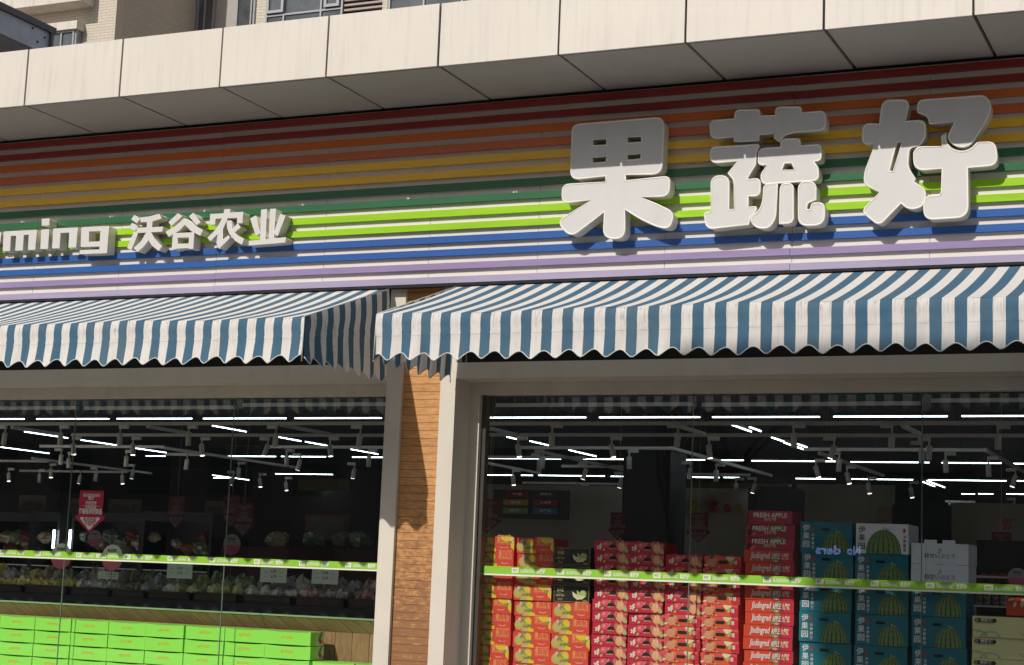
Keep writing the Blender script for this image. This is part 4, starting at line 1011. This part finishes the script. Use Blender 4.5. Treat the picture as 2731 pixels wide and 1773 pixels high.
m = MB(); m.box(-14, -6.6, YCn+.0, YCn+1.25, zc1-.03, zc1-.001); m.box(-14, -6.6, YCn+.10, YCn+1.2, zc1, zt0); m.build('black_tray', mat('gloss_black_tray', (.03, .032, .036), .18, .1), ctr)
M_wick = mat('dark_wicker', (.045, .032, .026), .6, .3, 60, stretch=(.3, .3, 3), bump=.8)
M_bags = [mat('bag_'+n_, tuple(q*.8+.06 for q in c_), .18, .45, 26, bump=1.0, spec=1.0) for n_, c_ in (('yellow', (.75, .62, .16)), ('pale', (.66, .66, .62)), ('green', (.16, .23, .09)), ('pink', (.68, .42, .43)), ('brown', (.38, .30, .18)), ('lime', (.55, .60, .25)), ('mauve', (.42, .38, .42)))]
def blob(m, c, rx, ry, rz, seed, mi=0, nu=11, nv=7):
    rn = random.Random(seed); ph_ = [rn.uniform(0, 6) for _ in range(5)]; k = len(m.v)
    for i in range(nv+1):
        th = math.pi*i/nv
        for j in range(nu):
            a = 2*math.pi*j/nu
            q = 1+.14*math.sin(3*a+ph_[0]+th*2)+.11*math.sin(5*th+ph_[1]+2*a)+.08*math.sin(7*a+ph_[2])
            m.v.append(Vector(c)+Vector((rx*math.sin(th)*math.cos(a)*q, ry*math.sin(th)*math.sin(a)*q, rz*math.cos(th)*q)))
    for i in range(nv):
        for j in range(nu): m.f.append((k+i*nu+j, k+(i+1)*nu+j, k+(i+1)*nu+(j+1) % nu, k+i*nu+(j+1) % nu)); m.m.append(mi); m.sm.append(False)
YBk = YCn+.16
BK = [(-70, 60, 1556, 0), (66, 180, 1560, 0), (186, 292, 1566, 1), (298, 388, 1572, 2), (392, 508, 1577, 5), (514, 634, 1580, 5), (645, 777, 1586, 1), (785, 918, 1592, 3), (926, 1040, 1598, 3)]
brn = random.Random(21); bn = 0
NM = ['yellow bagged greens', 'pale wrapped vegetables', 'dark leafy greens', 'pink wrapped roots', 'brown bagged roots', 'lime wrapped greens', 'mauve bagged vegetables']
for i, (x0, x1, y, kd) in enumerate(BK):
    a, b = AY(x0, y, YBk), AY(x1, y, YBk); zt = a.z; hb = max(.05, zt-zt0)
    t = thing('wicker_basket', ((a.x+b.x)/2, YBk+.2, zt0), 'dark wicker basket, %s along the counter' % ['leftmost', 'second', 'third', 'fourth', 'fifth', 'sixth', 'seventh', 'eighth', 'ninth'][i], 'basket', 'wicker baskets on the counter')
    m = MB(); w0 = .02
    for q0, q1, r0_, r1 in ((a.x, b.x, YBk, YBk+.02), (a.x, b.x, YBk+.40, YBk+.42), (a.x, a.x+.02, YBk, YBk+.42), (b.x-.02, b.x, YBk, YBk+.42)):
        m.box(q0+.001*i, q1, r0_+.0005*i, r1, zt0+.003, zt)
    m.box(a.x+.01, b.x-.01, YBk+.01, YBk+.41, zt0+.002, zt0+.02); m.build('basket_wall', M_wick, t)
    m = MB(); m.tube([(a.x, YBk, zt), (b.x, YBk, zt)], .011, 6); m.build('basket_rim', M_wick, t)
    for j in range(4):
        u = (j+.5)/4; X_ = a.x+(b.x-a.x)*u; k = kd if brn.random() < .6 else brn.choice([1, 2, 4, 5, 6, kd]); bn += 1
        for yy, hh_ in ((YBk+.12, .055), (YBk+.29, .085)):
            kk = k if yy < YBk+.2 else brn.choice([1, 2, 4, k, 6])
            r_ = (b.x-a.x)/8
            c = (X_+brn.uniform(-.02, .02), yy, zt+hh_*.35+(.05 if yy > YBk+.2 else 0))
            m = MB(); blob(m, c, r_*1.12, .085, hh_+brn.uniform(-.01, .02), bn*7+int(yy*100)); o = m.build('produce_bag', M_bags[kk], None, loc=c)
            tag(o, '%s in the %s basket, %s row' % (NM[kk], ['leftmost', 'second', 'third', 'fourth', 'fifth', 'sixth', 'seventh', 'eighth', 'ninth'][i], 'front' if yy < YBk+.2 else 'back'), 'bagged produce', 'bagged produce in the wicker baskets')
M_post = mat('steel_post', (.2, .2, .2), .35, metal=.8)
for i, (x0, y0, x1, y1, yb) in enumerate(((447, 1500, 511, 1543.6, 1574), (695.5, 1508, 763, 1554.5, 1585), (833, 1512, 901, 1559, 1590), (262, 1523, 315, 1545, 1568))):
    a, b = AY(x0, y0, YBk+.05), AY(x1, y1, YBk+.05); zb = AY((x0+x1)/2, yb, YBk+.05).z
    t = thing('price_board', ((a.x+b.x)/2, YBk+.05, zb), 'white price card on a post, %s of four' % ['second from the left', 'third from the left', 'rightmost', 'leftmost'][i], 'price card', 'price cards in the baskets')
    m = MB(); m.box(a.x, b.x, YBk+.05, YBk+.056, b.z, a.z); m.build('card', mat('price_card_white', (.50, .53, .54), .5), t)
    m = MB(); m.box((a.x+b.x)/2-.006, (a.x+b.x)/2+.006, YBk+.058, YBk+.07, zb, b.z+.03); m.build('post', M_post, t)
    m = MB(); y = YBk+.0492; W = b.x-a.x; h = a.z-b.z
    m.text('3.99', (a.x+b.x)/2, y, a.z-h*.42, h*.24, width=W*.22, bold=.02); m.text('2.59', (a.x+b.x)/2, y, a.z-h*.72, h*.24, width=W*.22, bold=.02)
    for q in (.12, .72):
        for v_ in (.36, .64): m.box(a.x+W*q, a.x+W*(q+.16), y, y+.0004, a.z-h*v_-.003, a.z-h*v_)
    m.build('lettering', C_ink, t)
RD = [(163, 1483, 27, 1.02, 'white and pink disc sign crossed by a pane seam'), (299, 1487, 28, 1.04, 'white and pink disc sign right of the red arrow'), (252, 1436, 18, 2.6, 'small dim disc sign just below the red arrow tip'), (618, 1452, 23, 2.2, 'dim disc sign behind the second pane seam'), (2713, 1540, 26, 1.4, 'dim disc sign at the right edge')]
for px, py, r_, Y, lb in RD:
    p = AY(px, py, Y); q = AY(px+r_, py, Y); rr = (q.x-p.x)
    zb = zt0 if px < 1000 else 1.25
    t = thing('disc_sign', (p.x, Y, zb), lb, 'disc sign', 'round price discs')
    for nm_, a0, a1, mt in (('upper_half', -3, 183, C_cardw if Y < 1.2 else mat('shaded_disc_card', (.4, .36, .36), .6)), ('lower_half', 183, 357, C_pink)):  # deeper discs get the white card with indoor shade in its colour
        m = MB(); P = [(p.x+rr*math.cos(R(a0+(a1-a0)*k/20)), p.z+rr*1.02*math.sin(R(a0+(a1-a0)*k/20))) for k in range(21)]
        m.quad([(x, Y, z) for x, z in P]); m.quad([(x, Y+.003, z) for x, z in P[::-1]]); m.build(nm_, mt, t)
    m = MB(); m.text('甄选鲜蔬', p.x, Y-.001, p.z+rr*.45, rr*.28, width=rr*.9, bold=.02); m.box(p.x-rr*.5, p.x+rr*.5, Y-.001, Y-.0005, p.z+rr*.22, p.z+rr*.25); m.build('lettering', C_ink, t)
    m = MB(); m.tube([(p.x, Y+.006, zb), (p.x, Y+.006, p.z-rr*.5)], .004, 5); m.build('stick', M_post, t)

# ================================================================== DEEPER INTERIOR
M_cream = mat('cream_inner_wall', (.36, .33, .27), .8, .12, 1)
YD = 9.0
def panel(name, label, cat, x0, y0, x1, y1, Y, m_, part='board', zb=None, d=.06):
    a, b = AY(x0, y0, Y), AY(x1, y1, Y)
    t = thing(name, ((a.x+b.x)/2, Y, b.z if zb is None else zb), label, cat)
    m = MB(); m.box(a.x, b.x, Y, Y+d, b.z if zb is None else zb, a.z); m.build(part, m_, t)
    return t, a, b
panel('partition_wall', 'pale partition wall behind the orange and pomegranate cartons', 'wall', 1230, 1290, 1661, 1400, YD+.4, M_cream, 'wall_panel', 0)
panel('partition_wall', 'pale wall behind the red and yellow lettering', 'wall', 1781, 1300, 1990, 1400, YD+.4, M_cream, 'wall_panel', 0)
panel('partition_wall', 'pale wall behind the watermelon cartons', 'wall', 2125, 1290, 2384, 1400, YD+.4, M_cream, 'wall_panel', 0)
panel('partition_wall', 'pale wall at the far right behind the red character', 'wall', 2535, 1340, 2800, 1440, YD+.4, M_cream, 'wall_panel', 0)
M_yb = mat('ochre_band', (.10, .065, .02), .7, .1)
panel('ceiling_bulkhead', 'ochre bulkhead behind the rail, upper right of the left window', 'bulkhead', 600, 1136, 1100, 1198, 12.5, M_yb)
panel('ceiling_bulkhead', 'ochre bulkhead lower right in the left window', 'bulkhead', 796, 1275, 932, 1310, 11, M_yb)
panel('ceiling_bulkhead', 'pale ochre bulkhead above the red and yellow lettering', 'bulkhead', 1664, 1283, 2100, 1306, 11, M_yb)
pt, a, b = panel('product_board', 'dark olive board with six coloured plaques behind the orange cartons', 'display board', 1316, 1305, 1513, 1386, YD, mat('olive_board', (.05, .055, .035), .6))
PC = [((1350, 1310, 1410, 1326), (.28, .02, .02), '苹果'), ((1425, 1310, 1488, 1326), (.06, .06, .05), '鲜果切'), ((1343, 1331, 1408, 1348), (.50, .28, .04), '香橙'), ((1423, 1331, 1488, 1349), (.30, .02, .06), '火龙果'), ((1342, 1353, 1407, 1370), (.20, .36, .05), '青提'), ((1423, 1353, 1488, 1371), (.06, .16, .34), '蓝莓果')]
for k, (q, c, tx) in enumerate(PC):
    p0, p1 = AY(q[0], q[1], YD-.02), AY(q[2], q[3], YD-.02)
    o_ = pt.location; hw, hh = (p1.x-p0.x)/2, (p0.z-p1.z)/2
    lp = round_loop([((p0.x-o_.x), p1.z-o_.z, hh), ((p1.x-o_.x), p1.z-o_.z, hh), ((p1.x-o_.x), p0.z-o_.z, hh), ((p0.x-o_.x), p0.z-o_.z, hh)])
    me = loops_to_mesh([lp], extrude=.008); ob = link_mesh('plaque', me, mat('plaque_%d' % k, c, .5), pt, (0, -.02, 0))
    m = MB(); m.text(tx, p0.x+hw, YD-.031, p1.z+hh*.7, hh*.9, width=hw*.9, bold=.02); m.build('plaque_lettering', C_cardw, pt)
for k, (x0, y0, x1, y1, tx) in enumerate(((52, 1320, 120, 1366, 'AMERICA'), (185, 1329, 262, 1370, 'CHINA'), (291, 1331, 374, 1375, 'ITALY'), (547, 1335, 612, 1380, 'FRANCE'))):
    a, b = AY(x0, y0, 7), AY(x1, y1, 7)
    t = thing('country_plaque', ((a.x+b.x)/2, 7, b.z), 'kraft coloured plaque reading %s' % tx, 'plaque', 'country plaques above the fridges')
    m = MB(); m.box(a.x, b.x, 7, 7.02, b.z, a.z); m.build('board', mat('kraft_board', (.12, .10, .065), .7, .15, 8), t)
    m = MB(); h = a.z-b.z; m.text(tx, (a.x+b.x)/2, 6.998, b.z+h*.36, h*.42, width=(b.x-a.x)*.78, shear=.2, bold=.01); m.box(a.x+.04, b.x-.04, 6.998, 6.999, b.z+h*.18, b.z+h*.20); m.build('lettering', C_ink, t)
def wletter(ch, x, y, h, Y, c, label):
    p = AY(x, y, Y); q = AY(x, y-h, Y); H_ = q.z-p.z
    vs, fs, wd = text_mesh(ch, bold=.045)
    zs_ = [v[1] for v in vs]; sc_ = H_/(max(zs_)-min(zs_))
    m = MB()
    k = len(m.v)
    t = thing('wall_letter', (p.x, Y, p.z), label, 'wall letter', 'coloured lettering on the inner wall')
    for a, b in vs: m.v.append(Vector((p.x+(a-wd/2)*sc_, Y, p.z+(b-min(zs_))*sc_)))
    for f in fs: m.f.append(tuple(k+i for i in f)); m.m.append(0); m.sm.append(False)
    o = m.build('letter_face', mat('wall_'+str(c), c, .5), t)
    sd = o.modifiers.new('s', 'SOLIDIFY'); sd.thickness = .04; sd.offset = 0
RDc, YLc = (.34, .03, .02), (.36, .26, .03)
wletter('g', 1791, 1372, 36, YD+.3, RDc, 'red letter g on the inner wall left of the Bee lettering')
wletter('B', 1908, 1366, 31, YD+.3, RDc, 'red capital B on the inner wall')
wletter('e', 1940, 1366, 23, YD+.3, RDc, 'red letter e between the B and the yellow e')
wletter('e', 1970, 1366, 23, YD+.3, YLc, 'yellow letter e at the end of the lettering')
wletter('甄', 1852, 1368, 34, YD+.3, YLc, 'yellow character on the inner wall')
wletter('奶', 2688, 1416, 34, 6.0, RDc, 'large red character on the wall at far right')
# dark pillar, doorway and hanging panels
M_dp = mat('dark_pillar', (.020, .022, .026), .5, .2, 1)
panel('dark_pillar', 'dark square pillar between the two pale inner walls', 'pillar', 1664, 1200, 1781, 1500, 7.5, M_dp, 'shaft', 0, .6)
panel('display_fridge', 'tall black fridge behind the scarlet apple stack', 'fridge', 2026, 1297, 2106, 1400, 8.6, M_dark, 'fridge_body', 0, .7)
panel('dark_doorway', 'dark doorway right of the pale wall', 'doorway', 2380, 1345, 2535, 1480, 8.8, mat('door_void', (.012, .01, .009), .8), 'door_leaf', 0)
hp, a, b = panel('timber_swatch_board', 'row of three brown timber strips left of the doorway', 'board', 2338, 1350, 2378, 1388, 8.8, mat('swatch_a', (.22, .13, .05), .6))
# fridges along the far left with lit door edges and goods
for k, (x0, x1) in enumerate(((-20, 78), (84, 152), (192, 372), (380, 560))):
    a, b = AY(x0, 1388, 6.6), AY(x1, 1500, 6.6)
    t = thing('fridge_cabinet', ((a.x+b.x)/2, 6.6, 0), 'dark open fridge cabinet, %s from the left' % ['first', 'second', 'third', 'fourth'][k], 'fridge', 'dark fridge cabinets behind the counter')
    m = MB(); m.box(a.x, b.x, 7.1, 7.2, 0, a.z); m.box(a.x, a.x+.04, 6.6, 7.1, 0, a.z); m.box(b.x-.04, b.x, 6.6, 7.1, 0, a.z); m.box(a.x, b.x, 6.6, 7.1, a.z, a.z+.12); m.build('cabinet', mat('fridge_black', (.03, .032, .035), .3), t)
    m = MB()
    for s_ in (.32, .70): m.box(a.x+.04, b.x-.04, 6.62, 7.1, .9+s_, .915+s_)
    m.build('shelf', M_rail, t)
for x in (145, 188):
    p, q = AY(x, 1413, 6.55), AY(x-2, 1462, 6.55)
    t = thing('fridge_light', (p.x, 6.55, q.z), 'thin upright lit strip on a fridge edge', 'strip light', 'lit strips on the fridge edges')
    m = MB(); m.box(p.x-(.012 if x < 300 else .003), p.x+(.012 if x < 300 else .003), 6.54, 6.56, q.z, p.z); m.build('strip', M_tube if x < 300 else M_lens, t)
frn = random.Random(31)
for i in range(44):
    x = frn.uniform(10, 560) if i < 30 else frn.uniform(640, 1000); y = frn.choice([1432, 1450, 1462]) if i < 30 else frn.choice([1440, 1478, 1492])
    p = AY(x, y, 6.75 if i < 30 else 4.5); r_ = frn.uniform(.06, .11)
    m = MB(); blob(m, p, r_*1.3, r_, r_*.8, 300+i); o = m.build('wrapped_produce', frn.choice([mat('wrapped_grey', (.13, .13, .12), .4), M_bags[4], M_bags[2], mat('wrapped_red', (.14, .03, .02), .4), mat('wrapped_orange', (.18, .07, .03), .4)]), None, loc=p)
    tag(o, 'dim wrapped goods on the shelves behind the left window', 'wrapped goods', 'dim shelf goods behind the left window')
    if i >= 30: pass
t, a, b = panel('market_stall', 'dim low stall with red edge behind the baskets', 'stall', 590, 1455, 1020, 1500, 4.4, mat('stall_red', (.06, .015, .012), .6), 'stall_front', 0, .7)
t, a, b = panel('wall_poster', 'dim poster with orange frame behind the rightmost basket', 'poster', 815, 1371, 924, 1440, 5.2, mat('poster_orange', (.22, .06, .02), .6))
m = MB(); p0, p1 = AY(822, 1377, 5.19), AY(917, 1436, 5.19); m.box(p0.x, p1.x, 5.185, 5.195, p1.z, p0.z); m.build('poster_sheet', mat('poster_grey', (.12, .11, .10), .6, .3, 3), t)
# goods right of the grape cartons
for i in range(15):
    r_, c_ = divmod(i, 5)
    p = AY(2588+c_*22, 1603+r_*13-26, 1.6); m = MB(); m.tube([(p.x, 1.6, p.z-.03), (p.x, 1.6, p.z+.0), (p.x, 1.9, p.z)], .026, 9)
    o = m.build('rolled_pack', frn.choice([M_bags[1], M_bags[6], M_bags[4], M_bags[2]]), None, loc=p)
    tag(o, 'small rolled pack stacked on the shelf above the yellow cartons', 'rolled pack', 'rolled packs above the yellow cartons')
t = thing('shelf_rack', (-1.95, 1.6, 0), 'dark shelf rack behind the grape cartons at the right edge', 'shelf rack')
m = MB(); m.box(-2.2, -1.2, 1.95, 2.0, 0.02, 2.1); m.build('rack_back', M_dark, t)
for zq in (1.30, 1.58, 1.80):
    m = MB(); m.box(-2.2, -1.2, 1.5, 1.949, zq, zq+.015); m.build('rack_shelf', M_rail, t)
for i in range(9):
    p = AY(2622+i*13, 1539+(i % 2)*6, 1.7); m = MB(); blob(m, p, .035, .04, .03, 600+i); o = m.build('snack_pack', mat('snack_red', (.30, .04, .02), .4, .3, 30), None, loc=p)
    tag(o, 'small red snack pack on the rack at the right edge', 'snack pack', 'red snack packs on the rack')
t, a, b = panel('red_carton', 'red carton with pale leaf shapes above the yellow cartons', 'carton', 2684, 1592, 2790, 1645, .56, body['jiu'], 'carton_body', None, .25)
m = MB()
for x, y, r_, q in ((2697, 1598, .022, .3), (2707, 1612, .022, 1.2), (2727, 1608, .03, 1.4), (2745, 1600, .02, .2)):
    p = AY(x, y, .559); m.disc(p.x, .559, p.z, r_, r_*.45, 0, n=12, rot=q)
m.build('printed_front', K['crm'], t)

# ================================================================== HOUSING BLOCK BEHIND THE CANOPY
YT = 22.0
M_brick = brick_mat('cream_brick_tile', (.66, .58, .47), (.60, .53, .43), (.50, .44, .36))
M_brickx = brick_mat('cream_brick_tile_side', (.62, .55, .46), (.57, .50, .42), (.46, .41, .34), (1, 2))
M_conc = mat('rendered_slab', (.66, .61, .54), .7, .08, 3, streak=(.5, (.40, .22, .12), 14, (1, 1, .08)))
M_alu = mat('grey_aluminium', (.36, .36, .38), .4, .05, metal=.3)
M_wglass = mat('window_glass_dark', (.085, .095, .10), .05, .7, 1.3, spec=.9)  # mottled base colour stands in for curtains and reflected sky
tw = thing('housing_block', (-16, YT, 0), 'cream brick tiled housing block rising behind the canopy', 'building')
TOPZ = 26
xw = AY(305, 100, YT).x
def zt_(x, y, Y): return AY(x, y, Y).z
m = MB(); m.box(-60, xw, YT, YT+.3, 0, TOPZ); m.build('wall', M_brick, tw)
Y2 = AX(525, 60, xw).y
m = MB(); m.box(xw-.3, xw-.001, YT+.301, Y2, 0, TOPZ); m.build('side_wall', M_brickx, tw)
x3 = AY(683, 40, YT+1).x
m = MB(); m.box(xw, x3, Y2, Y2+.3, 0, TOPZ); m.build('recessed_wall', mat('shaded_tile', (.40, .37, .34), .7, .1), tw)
zr0, zr1 = 12.5, 19.5
def win(x0, x1, z0, z1, Y, cols_, rows_, par, name='window', inset=.10, fr=.05):
    """cols_/rows_: fractions of the mullions"""
    m = MB(); fw = fr
    m.box(x0, x0+fw, Y-.03, Y+.05, z0, z1); m.box(x1-fw, x1, Y-.03, Y+.05, z0, z1); m.box(x0+fw, x1-fw, Y-.03, Y+.05, z0, z0+fw); m.box(x0+fw, x1-fw, Y-.03, Y+.05, z1-fw, z1)
    for c in cols_: xx = x0+(x1-x0)*c; m.box(xx-fw*.45, xx+fw*.45, Y-.028, Y+.04, z0+fw, z1-fw)
    for r_ in rows_: zz_ = z0+(z1-z0)*r_; m.box(x0+fw, x1-fw, Y-.026, Y+.04, zz_-fw*.45, zz_+fw*.45)
    o = m.build(name, M_alu, par)
    m = MB(); m.box(x0+fw*.5, x1-fw*.5, Y+.01, Y+.02, z0+fw*.5, z1-fw*.5); m.build('pane', M_wglass, o)
    return o
# windows in the recess
for a, b, z0, z1, cc in ((526, 572, 14.6, 17.2, (.45,)), (630, 680, 14.2, 17.2, (.8,))):
    p, q = AY(a, 40, Y2-.06), AY(b, 40, Y2-.06); win(p.x, q.x, z0, z1, Y2-.06, cc, (.25,), tw)
# projecting bay right of the recess
x4 = AY(708, 40, YT+1).x; x5 = AY(914, 20, YT+1).x; x6 = AY(1020, 10, YT+1).x; x7 = AY(1034, 10, YT+1).x
YB2 = YT+1
M_jog = M_brickx
zs0 = AY(800, 60, YB2).z-1.6
m = MB(); m.box(x3, x4, YB2, YB2+.4, 0, TOPZ); m.box(x5+.30, x5+.301, YB2, YB2+.3, 0, 1); m.build('brick_pier', M_brick, tw)
m = MB(); m.box(x3, x3+.02, YB2+.401, Y2, 0, TOPZ); m.build('side_wall', M_brickx, tw)
m = MB(); m.box(x6, x7, YB2, YB2+.4, 0, TOPZ); m.build('brick_pier', M_brick, tw)
m = MB(); m.box(x4, 10, YB2+.5, YB2+.9, 0, TOPZ); m.build('inner_wall', M_conc, tw)
zl = AY(760, 38, YB2).z; zlo = zl-1.2
win(x4, x5, zlo, zl+2.4, YB2+.02, (.24, .72), (1.2/3.6,), tw)
# opening sashes
for a, b in ((709, 756), (862, 904)):
    p, q = AY(a, 30, YB2-.03), AY(b, 30, YB2-.03); win(p.x+.02, q.x, zl+.05, zl+2.3, YB2-.03, (), (), tw, 'sash', fr=.07)
m = MB()
k = 0
z = zlo
while z < zl+2.4: m.box(x5+.02, x6-.02, YB2+.04, YB2+.10, z, z+.05); z += .125
m.build('louvre', mat('louvre_blade', (.42, .33, .28), .6), tw)
m = MB(); m.box(x5+.02, x6-.02, YB2+.15, YB2+.2, zlo, zl+2.4); m.build('louvre_backing', M_dark, tw)
win(x7+.02, x7+3.2, zlo, zl+2.4, YB2+.02, (.3, .62), (1.2/3.6+.03,), tw)
# left: balcony slab and bay with small roof
zb_ = AY(244, 19, YT).z; fr_ = AZ(216, 0, zb_)
m = MB(); m.box(-40, fr_.x, fr_.y, YT-.001, zb_, zb_+.75); m.build('balcony_slab', M_conc, tw)
zt1 = AY(233, 63.5, YT).z; f2 = AZ(205.7, 53.4, zt1); zb1 = AX(205.7, 74.6, f2.x).z
zb1 = AY(205.7, 74.6, f2.y).z
xl_ = AY(100, 64, f2.y).x
m = MB(); m.box(xl_-1.2, f2.x, f2.y, YT-.001, zb1, zt1); m.build('bay_roof', M_conc, tw)
z_lo = zb1-2.4
bx1 = f2.x-.12; yb_ = f2.y+.10
m = MB(); m.box(xl_-.9, bx1, yb_+.06, YT-.002, z_lo, zb1-.001); m.build('bay_core', M_wglass, tw)
win(xl_-.9, bx1, z_lo, zb1-.002, yb_, (.25, .80), (), tw)
m = MB(); m.box(bx1+.002, bx1+.05, yb_, yb_+.10, z_lo, zb1-.003); m.box(bx1+.002, bx1+.05, YT-.14, YT-.01, z_lo, zb1-.003); m.box(bx1+.002, bx1+.05, yb_+.101, YT-.141, zb1-.10, zb1-.003); m.build('side_frame', M_alu, tw)

# neighbour's grey metal canopy beam, far left
BX = -11.2
bzt = AX(66, 48, BX).z; bzb = AX(50, 109, BX).z; bye = AX(137, 110, BX).y; yn = AX(-80, 20, BX).y
bt = thing('metal_canopy_beam', (BX-.4, bye, bzb), 'grey painted metal roof beam at the upper left corner', 'roof beam')
M_beam = mat('grey_painted_steel', (.72, .715, .76), .45, .14, 4, streak=(.4, (.22, .22, .24), 6, (1, .5, 1)))
M_bdk = mat('dark_steel_edge', (.12, .12, .135), .5, .1, 5)
m = MB(); m.box(BX-.9, BX, yn, bye, bzb+.031, bzt-.03); m.build('beam_web', M_beam, bt)
m = MB(); m.box(BX-.9, BX+.03, yn, bye+.03, bzt-.03, bzt+.035); m.build('top_flange', M_bdk, bt)
m = MB(); m.box(BX-.9, BX+.03, yn, bye, bzb-.02, bzb+.03); m.build('bottom_flange', M_beam, bt)
m = MB(); m.box(BX+.0005, BX+.028, bye-.04, bye+.0005, bzb+.031, bzt-.031); m.build('end_stiffener', M_bdk, bt)
for yy, zz_ in ((.45, .3), (.62, .6), (.3, .75)):
    m = MB(); yq = yn+(bye-yn)*(.6+yy*.5); zq = bzb+(bzt-bzb)*zz_; m.tube([(BX-.002, yq, zq), (BX+.006, yq, zq)], .012, 8); m.build('rivet', M_dark, bt)

# ================================================================== ACROSS THE STREET (behind the camera: it shades the lower right and shows in the glass)
M_far = mat('street_building_render', (.22, .20, .18), .8, .15, .5)
M_farg = mat('street_building_glass', (.05, .06, .07), .1, .1)
def block(x0, x1, y0, y1, h, label, nz):
    t = thing('street_building', ((x0+x1)/2, (y0+y1)/2, 0), label, 'building')
    m = MB(); m.box(x0, x1, y0, y1, 0, h); m.build('wall', M_far, t)
    m = MB(); m.box(x0-.2, x1+.2, y0-.2, y1+.25, h, h+.4); m.build('roof', M_far, t)
    nx = int((x1-x0)/3.2)
    for i in range(nx):
        m = MB()
        for k in range(nz):
            if h-1.2-3*k-1.6 < 0: continue
            a = x0+(i+.25)*(x1-x0)/nx; m.box(a, a+1.7, y1+.001, y1+.04, h-1.2-3*k-1.6, h-1.2-3*k)
        m.build('window_column', M_farg, t)
SX = -3.02; YO = -15.0  # unseen block, placed and sized to cast shade on the lower right window
block(SX+.272*YO, SX+.272*YO+8, YO-8, YO, 1.93+.822*15-.4, 'slim unseen building added opposite to shade the lower right window', 4)
block(-70, -14, -48, -36, 16, 'lower street building opposite the left window', 5)
def bare_tree(x, y, h, seed, label):
    rn = random.Random(seed); m = MB(); tr = MB()
    t = thing('bare_tree', (x, y, 0), label, 'tree', 'bare street trees across the road')
    tr.tube([(x, y, 0), (x+.05, y, h*.2), (x-.04, y+.05, h*.45)], [.13, .11, .085], 8)
    def br(p, d, L_, r_, n):
        q = p+d*L_*.5+Vector((rn.uniform(-.08, .08), rn.uniform(-.08, .08), 0))*L_; e = q+(d+Vector((0, 0, .15))).normalized()*L_*.5
        m.tube([p, q, e], [r_, r_*.8, r_*.55], 5, cap=False)
        if n:
            for _ in range(3):
                v = (d+Vector((rn.uniform(-.8, .8), rn.uniform(-.8, .8), rn.uniform(-.1, .6)))).normalized(); br(e if _ else q, v, L_*.68, r_*.55, n-1)
    for _ in range(5): br(Vector((x-.04, y+.05, h*rn.uniform(.3, .45))), Vector((rn.uniform(-.7, .7), rn.uniform(-.7, .7), 1)).normalized(), h*.24, .055, 4)
    tr.build('trunk', mat('bark', (.09, .07, .055), .9, .2, 20), t); m.build('branches', MATS['bark'], t)
bare_tree(-12.5, -24, 9, 1, 'bare street tree across the road, left one')
bare_tree(-9.5, -17.5, 7, 2, 'bare street tree on the paving, middle one')
bare_tree(3.5, -16, 7.5, 3, 'bare street tree across the road, right one')

# lit sign on the slim building, seen mirrored in the right window
a, b = AY(2296, 1448, 15.84), AY(2176, 1476, 15.84)
t = thing('lit_street_sign', ((a.x+b.x)/2, -14.98, b.z), 'blue lit sign that shows mirrored in the glass over the watermelon cartons', 'lit sign')
m = MB(); m.box(a.x+.1, b.x-.1, -14.99, -14.95, b.z-.08, a.z+.08); m.build('sign_panel', M_dark, t)
E_blue = emis('lit_blue_letter', (.30, .42, 1.0), 2.4)
m = MB()
for tx, u0, u1 in (('No', 0, .30), ('ders', .44, 1)):
    vs, fs, wd = text_mesh(tx, bold=.03)
    k = len(m.v); x0 = a.x+(b.x-a.x)*u0; W_ = (b.x-a.x)*(u1-u0)
    for p, q in vs: m.v.append(Vector((x0+p/wd*W_, -14.945, b.z+q*(a.z-b.z)*1.05)))
    for f in fs: m.f.append(tuple(k+i for i in f)[::-1]); m.m.append(0); m.sm.append(False)
m.build('lettering', E_blue, t)
